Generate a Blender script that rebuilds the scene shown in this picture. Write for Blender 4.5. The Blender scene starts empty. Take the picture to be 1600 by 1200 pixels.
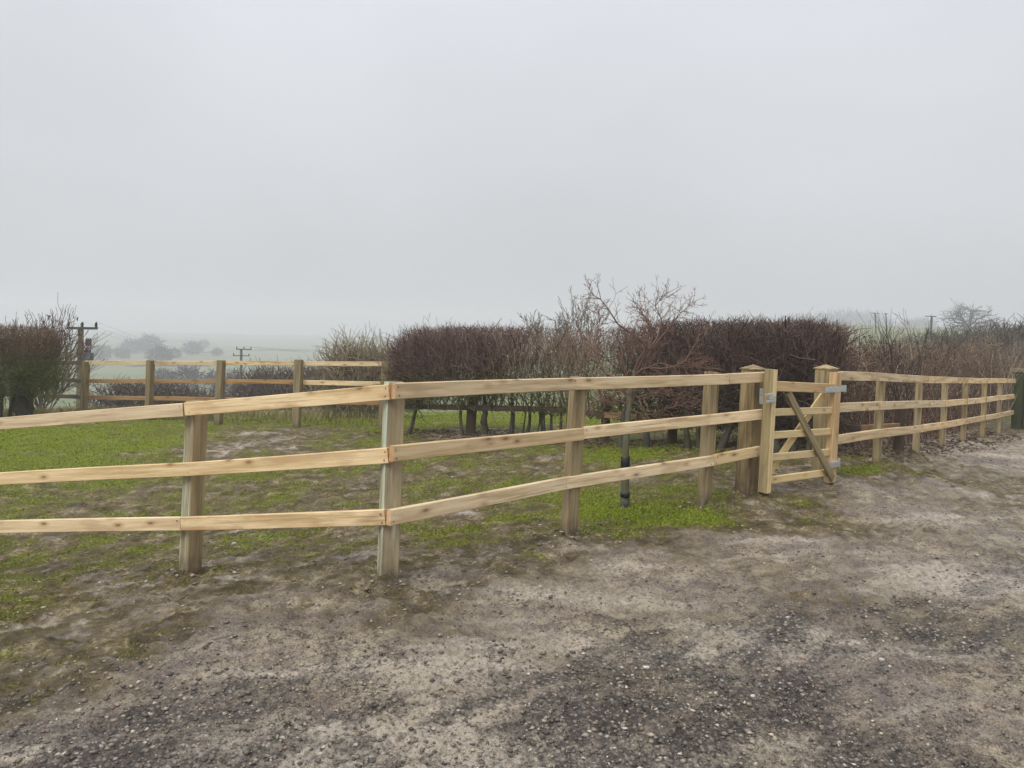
import bpy, math, random
import numpy as np
from mathutils import Vector, Matrix

random.seed(7)
rng = np.random.default_rng(7)
S = bpy.context.scene
COL = S.collection

# ------------------------------------------------------------------ camera
FPX, HORIZON, CAMZ, ROLL = 1200.0, 515.0, 1.6, math.radians(1.5)
CR, SR = math.cos(ROLL), math.sin(ROLL)
cam_data = bpy.data.cameras.new('camera')
cam = bpy.data.objects.new('camera', cam_data)
COL.objects.link(cam)
cam_data.sensor_width = 36
cam_data.lens = 36 * FPX / 1600
cam_data.shift_y = -(600 - HORIZON) / 1600
cam_data.clip_start = 0.05
cam_data.clip_end = 5000
cam.matrix_world = Matrix(((CR, -SR, 0, 0), (0, 0, -1, 0), (SR, CR, 0, CAMZ), (0, 0, 0, 1)))
S.camera = cam

# ------------------------------------------------------------------ sky, sun, exposure
SUN_EL, SUN_AZ = math.radians(48), math.radians(215)      # azimuth from +Y clockwise: behind the camera, left
world = bpy.data.worlds.new('World')
S.world = world
world.use_nodes = True
wt = world.node_tree
wt.nodes.clear()
def wn(t, **k):
    n = wt.nodes.new(t)
    for a, v in k.items():
        setattr(n, a, v)
    return n
w_out = wn('ShaderNodeOutputWorld')
w_bg = wn('ShaderNodeBackground')
w_bg.inputs['Strength'].default_value = 0.1
w_sky = wn('ShaderNodeTexSky', sky_type='NISHITA')
w_sky.sun_disc = False
w_sky.sun_elevation = SUN_EL
w_sky.sun_rotation = SUN_AZ
w_sky.air_density = 2.0
w_sky.dust_density = 6.0
w_hsv = wn('ShaderNodeHueSaturation')
w_hsv.inputs['Saturation'].default_value = 0.15
wt.links.new(w_sky.outputs[0], w_hsv.inputs['Color'])
w_tc = wn('ShaderNodeTexCoord')
w_sep = wn('ShaderNodeSeparateXYZ')
wt.links.new(w_tc.outputs['Generated'], w_sep.inputs[0])
w_ramp = wn('ShaderNodeValToRGB')                         # overcast sky: twice to three times brighter overhead than at the horizon
w_ramp.color_ramp.elements[0].position = 0.0
w_ramp.color_ramp.elements[0].color = (0.392, 0.408, 0.428, 1)
w_ramp.color_ramp.elements[1].position = 1.0
w_ramp.color_ramp.elements[1].color = (1.12, 1.15, 1.2, 1)
for p_, c_ in ((.25, (.450, .468, .490, 1)), (.42, (.497, .513, .552, 1))):
    w_ramp.color_ramp.elements.new(p_).color = c_
wt.links.new(w_sep.outputs['Z'], w_ramp.inputs[0])
w_map = wn('ShaderNodeMapping')
w_map.inputs['Scale'].default_value = (1.0, 1.0, 1.5)
wt.links.new(w_tc.outputs['Generated'], w_map.inputs[0])
w_noise = wn('ShaderNodeTexNoise')
w_noise.inputs['Scale'].default_value = 2.1
w_noise.inputs['Detail'].default_value = 3.0
w_noise.inputs['Roughness'].default_value = 0.45
wt.links.new(w_map.outputs[0], w_noise.inputs['Vector'])
w_mr = wn('ShaderNodeMapRange')
w_mr.inputs['From Min'].default_value = 0.3
w_mr.inputs['From Max'].default_value = 0.7
w_mr.inputs['To Min'].default_value = 12.9
w_mr.inputs['To Max'].default_value = 14.9
wt.links.new(w_noise.outputs['Fac'], w_mr.inputs['Value'])
w_mul = wn('ShaderNodeVectorMath', operation='SCALE')
wt.links.new(w_ramp.outputs[0], w_mul.inputs[0])
wt.links.new(w_mr.outputs[0], w_mul.inputs['Scale'])
w_mix = wn('ShaderNodeMix', data_type='RGBA')
w_mix.inputs[0].default_value = 0.9
wt.links.new(w_hsv.outputs[0], w_mix.inputs[6])
wt.links.new(w_mul.outputs[0], w_mix.inputs[7])
wt.links.new(w_mix.outputs[2], w_bg.inputs['Color'])
wt.links.new(w_bg.outputs[0], w_out.inputs['Surface'])

sun_data = bpy.data.lights.new('sun', 'SUN')
sun_data.energy = 1.5
sun_data.angle = math.radians(25)
sun_data.color = (1.0, 0.97, 0.92)
sun = bpy.data.objects.new('sun', sun_data)
COL.objects.link(sun)
sd = Vector((math.sin(SUN_AZ) * math.cos(SUN_EL), math.cos(SUN_AZ) * math.cos(SUN_EL), math.sin(SUN_EL)))
sun.rotation_euler = (-sd).to_track_quat('-Z', 'Y').to_euler()

S.view_settings.view_transform = 'Standard'
S.view_settings.look = 'None'
S.view_settings.gamma = 1.0
S.view_settings.exposure = 0.2
S.view_settings.use_curve_mapping = False
S.render.engine = 'CYCLES'
S.cycles.max_bounces = 6
S.cycles.diffuse_bounces = 3
S.cycles.glossy_bounces = 2
S.cycles.volume_bounces = 2
S.cycles.use_denoising = True

# ------------------------------------------------------------------ helpers: pixels to places
def P(px, py, d):
    cx = (px - 800.0) / FPX * d
    cy = (HORIZON - py) / FPX * d
    return np.array((cx * CR - cy * SR, d, CAMZ + cx * SR + cy * CR))

def vnoise(x, y, seed=0.0):
    x = np.asarray(x, float); y = np.asarray(y, float)
    xi = np.floor(x); yi = np.floor(y)
    xf = x - xi; yf = y - yi
    u = xf * xf * xf * (xf * (xf * 6 - 15) + 10)
    v = yf * yf * yf * (yf * (yf * 6 - 15) + 10)
    def h(i, j):
        i = i.astype(np.int64); j = j.astype(np.int64)
        n = (i * 374761393 + j * 668265263 + int(seed * 1013) * 144269) & 0x7fffffff
        n = ((n ^ (n >> 13)) * 1274126177) & 0x7fffffff
        n = (n ^ (n >> 16)) & 0xffff
        return n / 65535.0
    a = h(xi, yi); b = h(xi + 1, yi); c = h(xi, yi + 1); d = h(xi + 1, yi + 1)
    return (a * (1 - u) + b * u) * (1 - v) + (c * (1 - u) + d * u) * v

def fbm(x, y, octaves=4, seed=0.0, gain=0.5):
    t = 0; a = 1; n = 0
    ca, sa = math.cos(0.6), math.sin(0.6)
    for k in range(octaves):
        t = t + a * vnoise(x, y, seed + k * 7); n += a
        x, y = (x * ca - y * sa) * 2.03 + 3.1, (x * sa + y * ca) * 2.03 + 1.7
        a *= gain
    return t / n

def sstep(a, b, x):
    t = np.clip((x - a) / (b - a), 0, 1)
    return t * t * (3 - 2 * t)

# ------------------------------------------------------------------ where the fence posts stand (photo pixel of base, distance)
NEAR = {0: (-58, 906, 6.45), 1: (297, 890, 5.75), 2: (605, 905, 4.9), 3: (889, 830, 6.3), 4: (1100, 786, 7.3)}
LATCH_POST = (1166, 772, 7.6)
HANG_POST = (1284, 757, 8.42)
RIGHT = [(1369, 731, 9.3), (1430, 716, 10.8), (1472, 703, 12.3), (1504, 696, 13.9), (1534, 688, 15.3), (1559, 682, 16.8)]
END_POST = (1591, 675, 17.8)
FAR = [(597, 671, 15.0), (463, 667, 15.2), (341, 664, 15.8), (232, 656, 16.7), (131, 650, 17.8), (20, 645, 19.3), (-90, 643, 20.8)]

ctrl = [P(*v) - (0, 0, .045) for v in NEAR.values()] + [P(*LATCH_POST), P(*HANG_POST), P(*END_POST)] + [P(*v) for v in RIGHT] + [P(*v) for v in FAR]
ctrl += [P(735, 681, 13.4), P(978, 797, 7.5), P(1130, 702, 11.0), P(1240, 700, 10.6), P(40, 648, 16.8), P(1000, 695, 11.9)]
ctrl += [np.array(v, float) for v in [(0, 2.4, 0), (-2, 3, -.03), (2, 3, 0), (4, 5, .02), (6, 7.5, 0), (0, -5, .1), (-6, -4, .0), (6, -4, .1), (-12, 2, -.5),
         (-13, 10, -.75), (15, 6, 0.0), (16, 13, -.25), (2.2, 5.2, .0), (-2.4, 4, -.10), (20, 20, -.45), (-16, 20, -1.0), (-6, 20, -.75), (2, 19, -.4), (10, 21, -.3)]]
ctrl = np.array(ctrl)
def tps(r2):
    return 0.5 * r2 * np.log(r2 + 1e-9)
def fit(c, lam):
    n = len(c)
    d2 = ((c[:, None, :2] - c[None, :, :2]) ** 2).sum(-1)
    A = np.zeros((n + 3, n + 3))
    A[:n, :n] = tps(d2) + lam * np.eye(n)
    A[:n, n] = 1; A[:n, n + 1:] = c[:, :2]; A[n:, :n] = A[:n, n:].T
    return np.linalg.solve(A, np.concatenate([c[:, 2], np.zeros(3)]))
W = fit(ctrl, 0.06)
def near_h(x, y):
    z = W[-3] + W[-2] * x + W[-1] * y
    for k in range(len(ctrl)):
        z = z + W[k] * tps((x - ctrl[k, 0]) ** 2 + (y - ctrl[k, 1]) ** 2)
    return z
LR = [0, 17, 22, 30, 50, 90, 170, 260, 420, 700, 1100, 1600]
LZ = [-.5, -.62, -.9, -1.7, -3.9, -7.4, -11.5, -14.0, -16.3, -17.3, -16.0, -15.0]
RZ = [0, -.3, -.35, -.2, .3, 1.5, 3.6, 5.6, 7.5, 8.5, 8.5, 8.5]
def far_h(x, y):
    r = np.hypot(x, y)
    t = x / np.maximum(np.abs(y), 0.5)
    k = sstep(-0.12, 0.36, t)
    k = np.where(y < 0, np.where(x < 0, 0.25, 0.8) * np.ones_like(x), k)
    return np.interp(r, LR, LZ) * (1 - k) + np.interp(r, LR, RZ) * k + (fbm(x / 60, y / 60, 3, 5) - .5) * np.clip(r / 90, 0, 2.4)
def ground(x, y):
    x = np.asarray(x, float); y = np.asarray(y, float)
    r = np.hypot(x, y)
    k = sstep(17.5, 25, r)
    return near_h(np.clip(x, -26, 26), np.clip(y, -26, 26)) * (1 - k) + far_h(x, y) * k
def gz(x, y):
    return float(ground(np.array([x]), np.array([y]))[0])
def G(px, py, dmax=24):                                   # where the ground lies under a pixel of the photo
    d = 4.0
    ds = np.linspace(1.5, dmax, 400)
    pts = np.array([P(px, py, q) for q in ds])
    below = pts[:, 2] - ground(pts[:, 0], pts[:, 1])
    i = np.argmax(below < 0) if (below < 0).any() else len(ds) - 1
    return pts[i]

def dist_at(px, py, dmax=1150):                          # how far off the far ground lies under a pixel
    ds = np.geomspace(20, dmax, 260)
    pts = np.array([P(px, py, q) for q in ds])
    below = pts[:, 2] < ground(pts[:, 0], pts[:, 1])
    return float(ds[np.argmax(below)]) if below.any() else dmax
# ------------------------------------------------------------------ what covers the ground: turf, bare mud, stony track
GRASS = [(0,690,1),(120,690,1),(220,690,.9),(60,722,.85),(200,732,.7),(150,782,.5),(30,790,.5),(350,765,.42),(450,760,.48),(340,700,.2),(440,690,.2),(520,692,.3),
 (540,652,.95),(420,652,.6),(640,660,.85),(580,690,.7),(700,740,.42),(760,770,.48),(700,715,.5),(820,720,.35),(850,692,.85),(950,700,1),(1000,712,1),(1050,705,.9),
 (830,780,.5),(700,792,.4),(760,822,.42),(960,742,.35),(1030,752,.25),(940,792,1),(1000,802,1),(1060,812,1),(1085,775,.3),(1000,772,.75),(1130,792,.5),(1185,795,.3),
 (700,842,.4),(800,852,.42),(860,838,.45),(940,830,.75),(450,835,.45),(520,852,.4),(150,862,.38),(30,885,.42),(60,930,.36),(250,905,.28),(400,885,.3),(200,965,.17),(400,945,.1),
 (500,925,.2),(600,945,.12),(30,1000,.36),(0,1080,.25),(200,1005,.2),(350,1025,0),(665,920,.2),(720,895,.15),(1330,742,.55),(1400,738,.65),(1350,722,.4),(1250,765,.1),
 (500,1050,0),(800,950,0),(1000,900,0),(1200,850,0),(1400,800,0),(1550,725,0),(1500,900,0),(1300,1100,0),(700,1150,0),(100,1175,0),(1100,845,.05),(960,862,.1),
 (250,655,.7),(100,660,.8),(660,645,.9),(1450,715,.15),(1250,735,.2),(1160,720,.5),(1450,735,0),(1500,715,0),(1550,700,0),(1595,688,0),(1430,755,0),(1460,700,.1),(1520,690,.1),(1440,722,.15),(1580,680,.1),(1595,720,0),(1350,765,0),(1700,690,0),(1700,740,0),(1640,678,.1),(1050,735,.35),(560,640,.9),(780,660,.8),(735,690,.3),(680,655,.95),(820,655,.85),(720,660,.8),(800,684,.25),(860,690,.25),(760,684,.2),(900,694,.4),(1050,716,.5),(1120,712,.3),(1200,716,.2)]
GRAVEL = [(900,1150,1),(1100,1100,1),(1250,1150,.9),(1000,1050,.9),(1250,1000,.7),(1450,980,.9),(1550,1000,1),(1590,900,.8),(300,1150,.9),(600,1100,.8),(450,1180,.7),
 (760,1050,.7),(400,1070,.6),(480,1035,0),(700,960,.05),(900,920,.05),(1100,950,.15),(1380,1065,.05),(1420,860,.05),(1300,800,0),(1500,740,.15),(800,1000,.2),(1250,900,.25),
 (1000,960,.25),(700,1080,.4),(100,1130,.6),(200,1190,1),(1590,1150,.5),(1500,1100,.35),(1100,1190,1),(1550,800,.4),(1590,740,.3),(760,910,.1),(600,960,.05),(300,980,0),(60,950,0),(500,800,0),(1000,780,0),(600,1010,.1)]
def mask_pts(lst):
    return np.array([list(G(a, b)[:2]) + [v] for a, b, v in lst])
MG, MV = mask_pts(GRASS), mask_pts(GRAVEL)
def idw(m, x, y, soft):
    num = 0; den = 1e-9
    for a, b, v in m:
        d2 = (x - a) ** 2 + (y - b) ** 2
        s2 = soft * (0.15 + 0.012 * (a * a + b * b))
        w = 1.0 / (d2 + s2 * 0.15) ** 2
        num = num + w * v; den = den + w
    return num / den
def grass_mask(x, y):
    g = idw(MG, np.clip(x, -16, 16), np.clip(y, 1.5, 21), 1.0)
    r = np.hypot(x, y)
    g = g + (fbm(x * 2.2, y * 2.2, 4, 31) - .5) * 0.85 * np.clip(g * 3, 0, 1) + (fbm(x * 11, y * 11, 3, 37) - .5) * 0.6 * np.clip(g * 4, 0, 1)
    k = sstep(19, 26, r)
    return np.clip(g * (1 - k) + k * .75, 0, 1)
def gravel_mask(x, y):
    g = idw(MV, np.clip(x, -16, 16), np.clip(y, 1.5, 21), 1.0)
    ua, ub = x * .78 + y * .63, -x * .63 + y * .78
    g = g * .75 + (fbm(ua * .55, ub * 2.1, 5, 41, .62) - .5) * 1.7 + (fbm(ua * 5, ub * 10, 4, 47, .65) - .5) * 1.0 - .21
    return np.clip(g, 0, 1) * (1 - sstep(12, 24, np.hypot(x, y)))
BASES = [P(*v) for v in NEAR.values()] + [P(*LATCH_POST), P(*HANG_POST)] + [P(*v) for v in RIGHT]
def micro(x, y, g, v):
    r = np.hypot(x, y)
    fade = 1 - sstep(16, 30, r)
    mud = (1 - g) * (1 - v)
    z = (fbm(x * .9, y * .9, 3, 3) - .5) * .07
    z = z + (fbm(x * 4.5, y * 4.5, 4, 11) - .5) * (.026 + .075 * mud * sstep(.02, .2, g + .12))
    lump = fbm(x * 15, y * 15, 3, 19)
    z = z + (np.abs(lump - .5) * 2) ** 1.2 * (.010 + .036 * mud) + (fbm(x * 38, y * 38, 3, 23) - .5) * (.012 + .014 * v)
    z = z + (fbm(x * 6, y * 6, 3, 29) > .58) * .006 * mud
    for b in BASES:
        d = np.hypot(x - b[0] - .03, y - b[1] + .08)
        z = z + np.exp(-(d / .23) ** 2) * (.03 + .16 * (fbm(x * 12, y * 12, 3, 71) - .42))
    return z * fade
def ground_full(x, y):
    g, v = grass_mask(x, y), gravel_mask(x, y)
    return ground(x, y) + micro(x, y, g, v)

# ------------------------------------------------------------------ materials
def new_mat(name):
    m = bpy.data.materials.new(name)
    m.use_nodes = True
    nt = m.node_tree
    b = nt.nodes['Principled BSDF']
    return m, nt, b
def N(nt, t, **k):
    n = nt.nodes.new(t)
    for a, v in k.items():
        setattr(n, a, v)
    return n
def L(nt, a, b):
    nt.links.new(a, b)
def noise(nt, vec, scale, detail=4, rough=.55):
    n = N(nt, 'ShaderNodeTexNoise')
    n.inputs['Scale'].default_value = scale; n.inputs['Detail'].default_value = detail; n.inputs['Roughness'].default_value = rough
    if vec is not None:
        L(nt, vec, n.inputs['Vector'])
    return n.outputs['Fac']
def ramp(nt, fac, stops):
    r = N(nt, 'ShaderNodeValToRGB')
    e = r.color_ramp.elements
    e[0].position, e[0].color = stops[0][0], (*stops[0][1], 1)
    e[1].position, e[1].color = stops[-1][0], (*stops[-1][1], 1)
    for p, c in stops[1:-1]:
        q = e.new(p); q.color = (*c, 1)
    L(nt, fac, r.inputs[0])
    return r.outputs[0]
def mrange(nt, fac, a, b, c=0.0, d=1.0):
    r = N(nt, 'ShaderNodeMapRange')
    for i, v in zip(('From Min', 'From Max', 'To Min', 'To Max'), (a, b, c, d)):
        r.inputs[i].default_value = v
    L(nt, fac, r.inputs['Value'])
    return r.outputs[0]
def mix(nt, fac, a, b, mode='MIX'):
    m = N(nt, 'ShaderNodeMix', data_type='RGBA', blend_type=mode)
    for sock, v in ((m.inputs[0], fac), (m.inputs[6], a), (m.inputs[7], b)):
        if isinstance(v, (int, float)):
            sock.default_value = v
        elif isinstance(v, tuple):
            sock.default_value = (*v, 1)
        else:
            L(nt, v, sock)
    return m.outputs[2]
def math_(nt, op, a, b):
    m = N(nt, 'ShaderNodeMath', operation=op)
    for s, v in zip(m.inputs, (a, b)):
        if isinstance(v, (int, float)):
            s.default_value = v
        else:
            L(nt, v, s)
    return m.outputs[0]
def mapping(nt, vec, scale):
    m = N(nt, 'ShaderNodeMapping')
    m.inputs['Scale'].default_value = scale
    L(nt, vec, m.inputs[0])
    return m.outputs[0]
def bump(nt, b, h, strength, dist):
    n = N(nt, 'ShaderNodeBump')
    n.inputs['Strength'].default_value = strength; n.inputs['Distance'].default_value = dist
    L(nt, h, n.inputs['Height']); L(nt, n.outputs[0], b.inputs['Normal'])
def attr(nt, name):
    return N(nt, 'ShaderNodeAttribute', attribute_name=name)

def wood(name, light, mid, dark, stain, knots=True, pale=None, rough=.7, knot_col=(.16, .085, .04), stain_lo=.58, pale_lo=.42):
    m, nt, b = new_mat(name)
    gc = attr(nt, 'grain').outputs['Vector']
    g = noise(nt, mapping(nt, gc, (1.3, 26, 26)), 1.0, 5, .6)
    fine = noise(nt, mapping(nt, gc, (5, 150, 150)), 1.0, 3, .6)
    c = ramp(nt, g, [(.36, dark), (.47, mid), (.58, light)])
    c = mix(nt, mrange(nt, fine, .48, .68, 0, .5), c, tuple(v * .62 for v in mid))
    st = noise(nt, mapping(nt, gc, (2.2, 7, 7)), 1.0, 3, .5)
    c = mix(nt, mrange(nt, st, stain_lo, stain_lo + .17, 0, .75), c, stain)
    sp = noise(nt, mapping(nt, gc, (.7, 75, 75)), 1.0, 2, .5)
    c = mix(nt, mrange(nt, sp, .66, .72, 0, .7), c, tuple(v * .35 for v in dark))
    tone = noise(nt, mapping(nt, gc, (.5, .6, .6)), 1.0, 1, .5)
    c = mix(nt, mrange(nt, tone, .35, .65, 0, .35), c, mid, 'MULTIPLY') if False else mix(nt, mrange(nt, tone, .35, .7, 0, .55), c, mid)
    if pale:
        pn = noise(nt, mapping(nt, gc, (1.6, 22, 22)), 1.0, 3, .6)
        c = mix(nt, mrange(nt, pn, pale_lo, pale_lo + .16, 0, .9), c, pale)
    if knots:
        v = N(nt, 'ShaderNodeTexVoronoi')
        v.inputs['Scale'].default_value = 1.0
        L(nt, mapping(nt, gc, (4.2, 0.01, 10.5)), v.inputs['Vector'])
        c = mix(nt, mrange(nt, v.outputs['Distance'], .07, .14, .95, 0), c, knot_col)
        c = mix(nt, mrange(nt, v.outputs['Distance'], .12, .32, .55, 0), c, stain)
    dirt = attr(nt, 'dirt').outputs['Fac']
    dn = noise(nt, mapping(nt, gc, (9, 18, 18)), 1.0, 4, .6)
    c = mix(nt, math_(nt, 'MULTIPLY', dirt, mrange(nt, dn, .3, .6, .25, 1)), c, (.11, .08, .052))
    L(nt, c, b.inputs['Base Color'])
    oi = N(nt, 'ShaderNodeObjectInfo').outputs['Random']
    hs = N(nt, 'ShaderNodeHueSaturation')
    L(nt, mrange(nt, oi, 0, 1, .88, 1.12), hs.inputs['Value']); L(nt, mrange(nt, math_(nt, 'FRACT', math_(nt, 'MULTIPLY', oi, 7.3), 0), 0, 1, .9, 1.08), hs.inputs['Saturation'])
    L(nt, c, hs.inputs['Color']); L(nt, hs.outputs[0], b.inputs['Base Color'])
    b.inputs['Roughness'].default_value = rough
    b.inputs['Specular IOR Level'].default_value = .3
    bump(nt, b, math_(nt, 'ADD', g, fine), .35, .004)
    return m

M = {}
M['rail'] = wood('new_pine', (.78, .61, .38), (.65, .485, .275), (.46, .315, .16), (.34, .195, .09), stain_lo=.535)
M['rail_dark'] = wood('dark_pine', (.42, .27, .13), (.33, .19, .085), (.22, .12, .05), (.14, .07, .03))  # darker, browner pine tone
M['rail_old_shaded'] = wood('old_and_shaded_pine', (.13, .09, .055), (.09, .06, .038), (.05, .035, .022), (.04, .03, .02))  # dark wood of the old fence, and painted shade on some far rails
M['post'] = wood('treated_post', (.44, .345, .19), (.31, .235, .12), (.17, .12, .055), (.13, .085, .04), knots=False, stain_lo=.6)
M['post_stained'] = wood('treated_gate_post', (.34, .255, .13), (.235, .17, .08), (.12, .085, .04), (.09, .06, .03), knots=False, stain_lo=.52)
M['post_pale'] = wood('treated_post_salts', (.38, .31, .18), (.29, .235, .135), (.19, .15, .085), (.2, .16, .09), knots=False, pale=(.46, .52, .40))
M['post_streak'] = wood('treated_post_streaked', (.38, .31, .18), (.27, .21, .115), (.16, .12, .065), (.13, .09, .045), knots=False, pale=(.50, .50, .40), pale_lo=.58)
M['post_old_shaded'] = wood('old_and_shaded_post', (.10, .075, .045), (.07, .05, .032), (.04, .03, .02), (.03, .024, .016), knots=False)  # old fence posts, and one far post darkened as shade
M['post_green'] = wood('algae_post', (.075, .085, .035), (.05, .06, .022), (.03, .034, .014), (.02, .025, .01), knots=False)
M['post_far'] = wood('far_post', (.30, .24, .13), (.23, .175, .09), (.15, .11, .055), (.11, .075, .035), knots=False)
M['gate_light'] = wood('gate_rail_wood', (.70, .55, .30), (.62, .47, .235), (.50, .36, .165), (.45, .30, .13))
M['gate_amber'] = wood('gate_stile_wood', (.54, .375, .19), (.46, .30, .14), (.36, .22, .09), (.33, .19, .08))
M['gate_dark'] = wood('gate_brace_wood', (.33, .26, .13), (.26, .20, .095), (.18, .135, .06), (.13, .09, .04), knots=False)
M['end_grain'] = wood('end_grain', (.66, .42, .22), (.58, .35, .17), (.46, .26, .11), (.40, .2, .08), knots=False)

def plain(name, col, rough=.6, metal=0.0, var=.25, scale=30):
    m, nt, b = new_mat(name)
    tc = N(nt, 'ShaderNodeTexCoord').outputs['Object']
    n = noise(nt, tc, scale, 4, .6)
    lo = tuple(max(0, v * (1 - var)) for v in col); hi = tuple(min(1, v * (1 + var)) for v in col)
    L(nt, ramp(nt, n, [(.35, lo), (.65, hi)]), b.inputs['Base Color'])
    b.inputs['Roughness'].default_value = rough; b.inputs['Metallic'].default_value = metal
    bump(nt, b, n, .2, .003)
    return m
M['zinc'] = plain('galvanised_steel', (.62, .66, .70), .38, .85, .2, 60)
M['nail'] = plain('nail_steel', (.09, .07, .06), .5, .5)
M['rubber'] = plain('black_rubber', (.012, .012, .013), .5)
M['guard'] = plain('pale_guard', (.085, .08, .06), .8, 0, .85, 22)
M['pole'] = plain('utility_pole_wood', (.13, .12, .055), .8, 0, .3, 6)
M['pole_grey'] = plain('grey_pole', (.07, .075, .075), .8, 0, .3, 6)
M['iron'] = plain('dark_iron', (.03, .035, .04), .6)
M['steelbox'] = plain('grey_box', (.09, .10, .11), .5)
M['porcelain'] = plain('brown_insulator', (.02, .022, .028), .3)

def bark(name, col, hi, moss=None):
    m, nt, b = new_mat(name)
    tc = N(nt, 'ShaderNodeTexCoord').outputs['Object']
    n = noise(nt, mapping(nt, tc, (30, 30, 9)), 1, 5, .65)
    c = ramp(nt, n, [(.32, col), (.66, hi)])
    if moss:
        c = mix(nt, mrange(nt, noise(nt, tc, 4, 3), .45, .62, 0, .85), c, moss)
    L(nt, c, b.inputs['Base Color'])
    b.inputs['Roughness'].default_value = .85
    bump(nt, b, n, .6, .01)
    return m
M['bark'] = bark('dark_bark', (.028, .022, .016), (.085, .07, .048), (.045, .055, .02))
M['bark_pale'] = bark('pale_bark', (.05, .046, .032), (.21, .195, .15), (.09, .095, .035))
M['bark_grey'] = bark('grey_bark', (.045, .042, .038), (.12, .11, .1))

m, nt, b = new_mat('twigs')                              # colour of each twig is stored on the twig
c = attr(nt, 'tint').outputs['Color']
L(nt, c, b.inputs['Base Color'])
b.inputs['Roughness'].default_value = .8
b.inputs['Specular IOR Level'].default_value = .2
M['twig'] = m
m, nt, b = new_mat('grass_blades')
c = attr(nt, 'tint').outputs['Color']
L(nt, c, b.inputs['Base Color'])
b.inputs['Roughness'].default_value = .7
b.inputs['Specular IOR Level'].default_value = .1
M['grass'] = m
m, nt, b = new_mat('wet_stones')
c = attr(nt, 'tint').outputs['Color']
tc = N(nt, 'ShaderNodeTexCoord').outputs['Object']
L(nt, mix(nt, mrange(nt, noise(nt, tc, 60, 3), .4, .65, 0, .5), c, (.16, .13, .1)), b.inputs['Base Color'])
b.inputs['Roughness'].default_value = .5
M['stone'] = m

# the ground
m, nt, b = new_mat('ground')
tc = N(nt, 'ShaderNodeTexCoord').outputs['Object']
msk = attr(nt, 'cover').outputs['Color']
sep = N(nt, 'ShaderNodeSeparateColor'); L(nt, msk, sep.inputs[0])
gm, vm, fm = sep.outputs[0], sep.outputs[1], sep.outputs[2]
n_big = noise(nt, tc, .9, 5, .6)
n_mid = noise(nt, tc, 5, 6, .65)
n_fin = noise(nt, tc, 38, 5, .7)
n_vf = noise(nt, tc, 110, 4, .7)
mud = ramp(nt, n_mid, [(.3, (.12, .088, .06)), (.43, (.25, .19, .13)), (.53, (.43, .345, .24)), (.66, (.66, .555, .395))])  # palest stops also carry wet sky sheen as colour
n_cr = noise(nt, mapping(nt, tc, (11, 17, 14)), 1, 5, .68)
mud = mix(nt, mrange(nt, n_cr, .525, .60, 0, .85), mud, (.10, .075, .052))
mud = mix(nt, mrange(nt, n_fin, .53, .59, 0, .8), mud, (.06, .045, .034))
mud = mix(nt, mrange(nt, n_big, .46, .60, 0, .6), mud, (.22, .172, .155))
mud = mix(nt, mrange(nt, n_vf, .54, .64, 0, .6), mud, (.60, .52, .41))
mud = mix(nt, mrange(nt, n_vf, .45, .40, 0, .7), mud, (.09, .068, .05))
mp = N(nt, 'ShaderNodeMapping'); mp.inputs['Rotation'].default_value = (0, 0, math.radians(-38)); mp.inputs['Scale'].default_value = (.55, 1.9, 1)
L(nt, tc, mp.inputs[0])
smear = noise(nt, mp.outputs[0], 1.0, 6, .62)
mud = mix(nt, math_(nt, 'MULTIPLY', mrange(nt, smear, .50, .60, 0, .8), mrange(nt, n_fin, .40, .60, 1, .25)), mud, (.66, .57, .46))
vo = N(nt, 'ShaderNodeTexVoronoi'); vo.inputs['Scale'].default_value = 55
L(nt, tc, vo.inputs['Vector'])
vsep = N(nt, 'ShaderNodeSeparateColor'); L(nt, vo.outputs['Color'], vsep.inputs[0])
grav = ramp(nt, vsep.outputs[0], [(.0, (.022, .017, .014)), (.45, (.07, .055, .044)), (.8, (.17, .136, .106)), (.93, (.30, .26, .21)), (1.0, (.5, .46, .4))])
grav = mix(nt, mrange(nt, vo.outputs['Distance'], .40, .62, 0, .9), grav, (.018, .014, .011))
soil = ramp(nt, math_(nt, 'ADD', math_(nt, 'MULTIPLY', n_mid, .55), math_(nt, 'MULTIPLY', n_fin, .45)), [(.36, (.035, .026, .012)), (.47, (.09, .068, .03)), (.55, (.18, .138, .07)), (.62, (.44, .36, .235))])
turf = ramp(nt, n_fin, [(.36, (.06, .075, .006)), (.5, (.155, .195, .018)), (.64, (.27, .30, .045))])
turf = mix(nt, mrange(nt, gm, .35, .9, .85, 0), turf, soil)
field = ramp(nt, noise(nt, tc, .05, 4, .6), [(.35, (.13, .16, .075)), (.52, (.17, .20, .095)), (.6, (.21, .18, .12)), (.7, (.15, .19, .08))])
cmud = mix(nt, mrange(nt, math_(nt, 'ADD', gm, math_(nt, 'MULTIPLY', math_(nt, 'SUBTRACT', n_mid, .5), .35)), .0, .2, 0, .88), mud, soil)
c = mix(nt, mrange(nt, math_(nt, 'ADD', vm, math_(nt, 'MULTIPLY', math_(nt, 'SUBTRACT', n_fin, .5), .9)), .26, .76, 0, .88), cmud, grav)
c = mix(nt, mrange(nt, math_(nt, 'ADD', gm, math_(nt, 'MULTIPLY', math_(nt, 'SUBTRACT', n_fin, .5), .8)), .28, .52), c, turf)
c = mix(nt, fm, c, field)
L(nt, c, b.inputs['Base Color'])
wet = noise(nt, tc, 1.6, 4, .6)
L(nt, math_(nt, 'ADD', mrange(nt, wet, .42, .60, .6, .2), mrange(nt, gm, .02, .3, 0, .35)), b.inputs['Roughness'])
L(nt, mrange(nt, gm, .04, .3, .5, .08), b.inputs['Specular IOR Level'])
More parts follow.
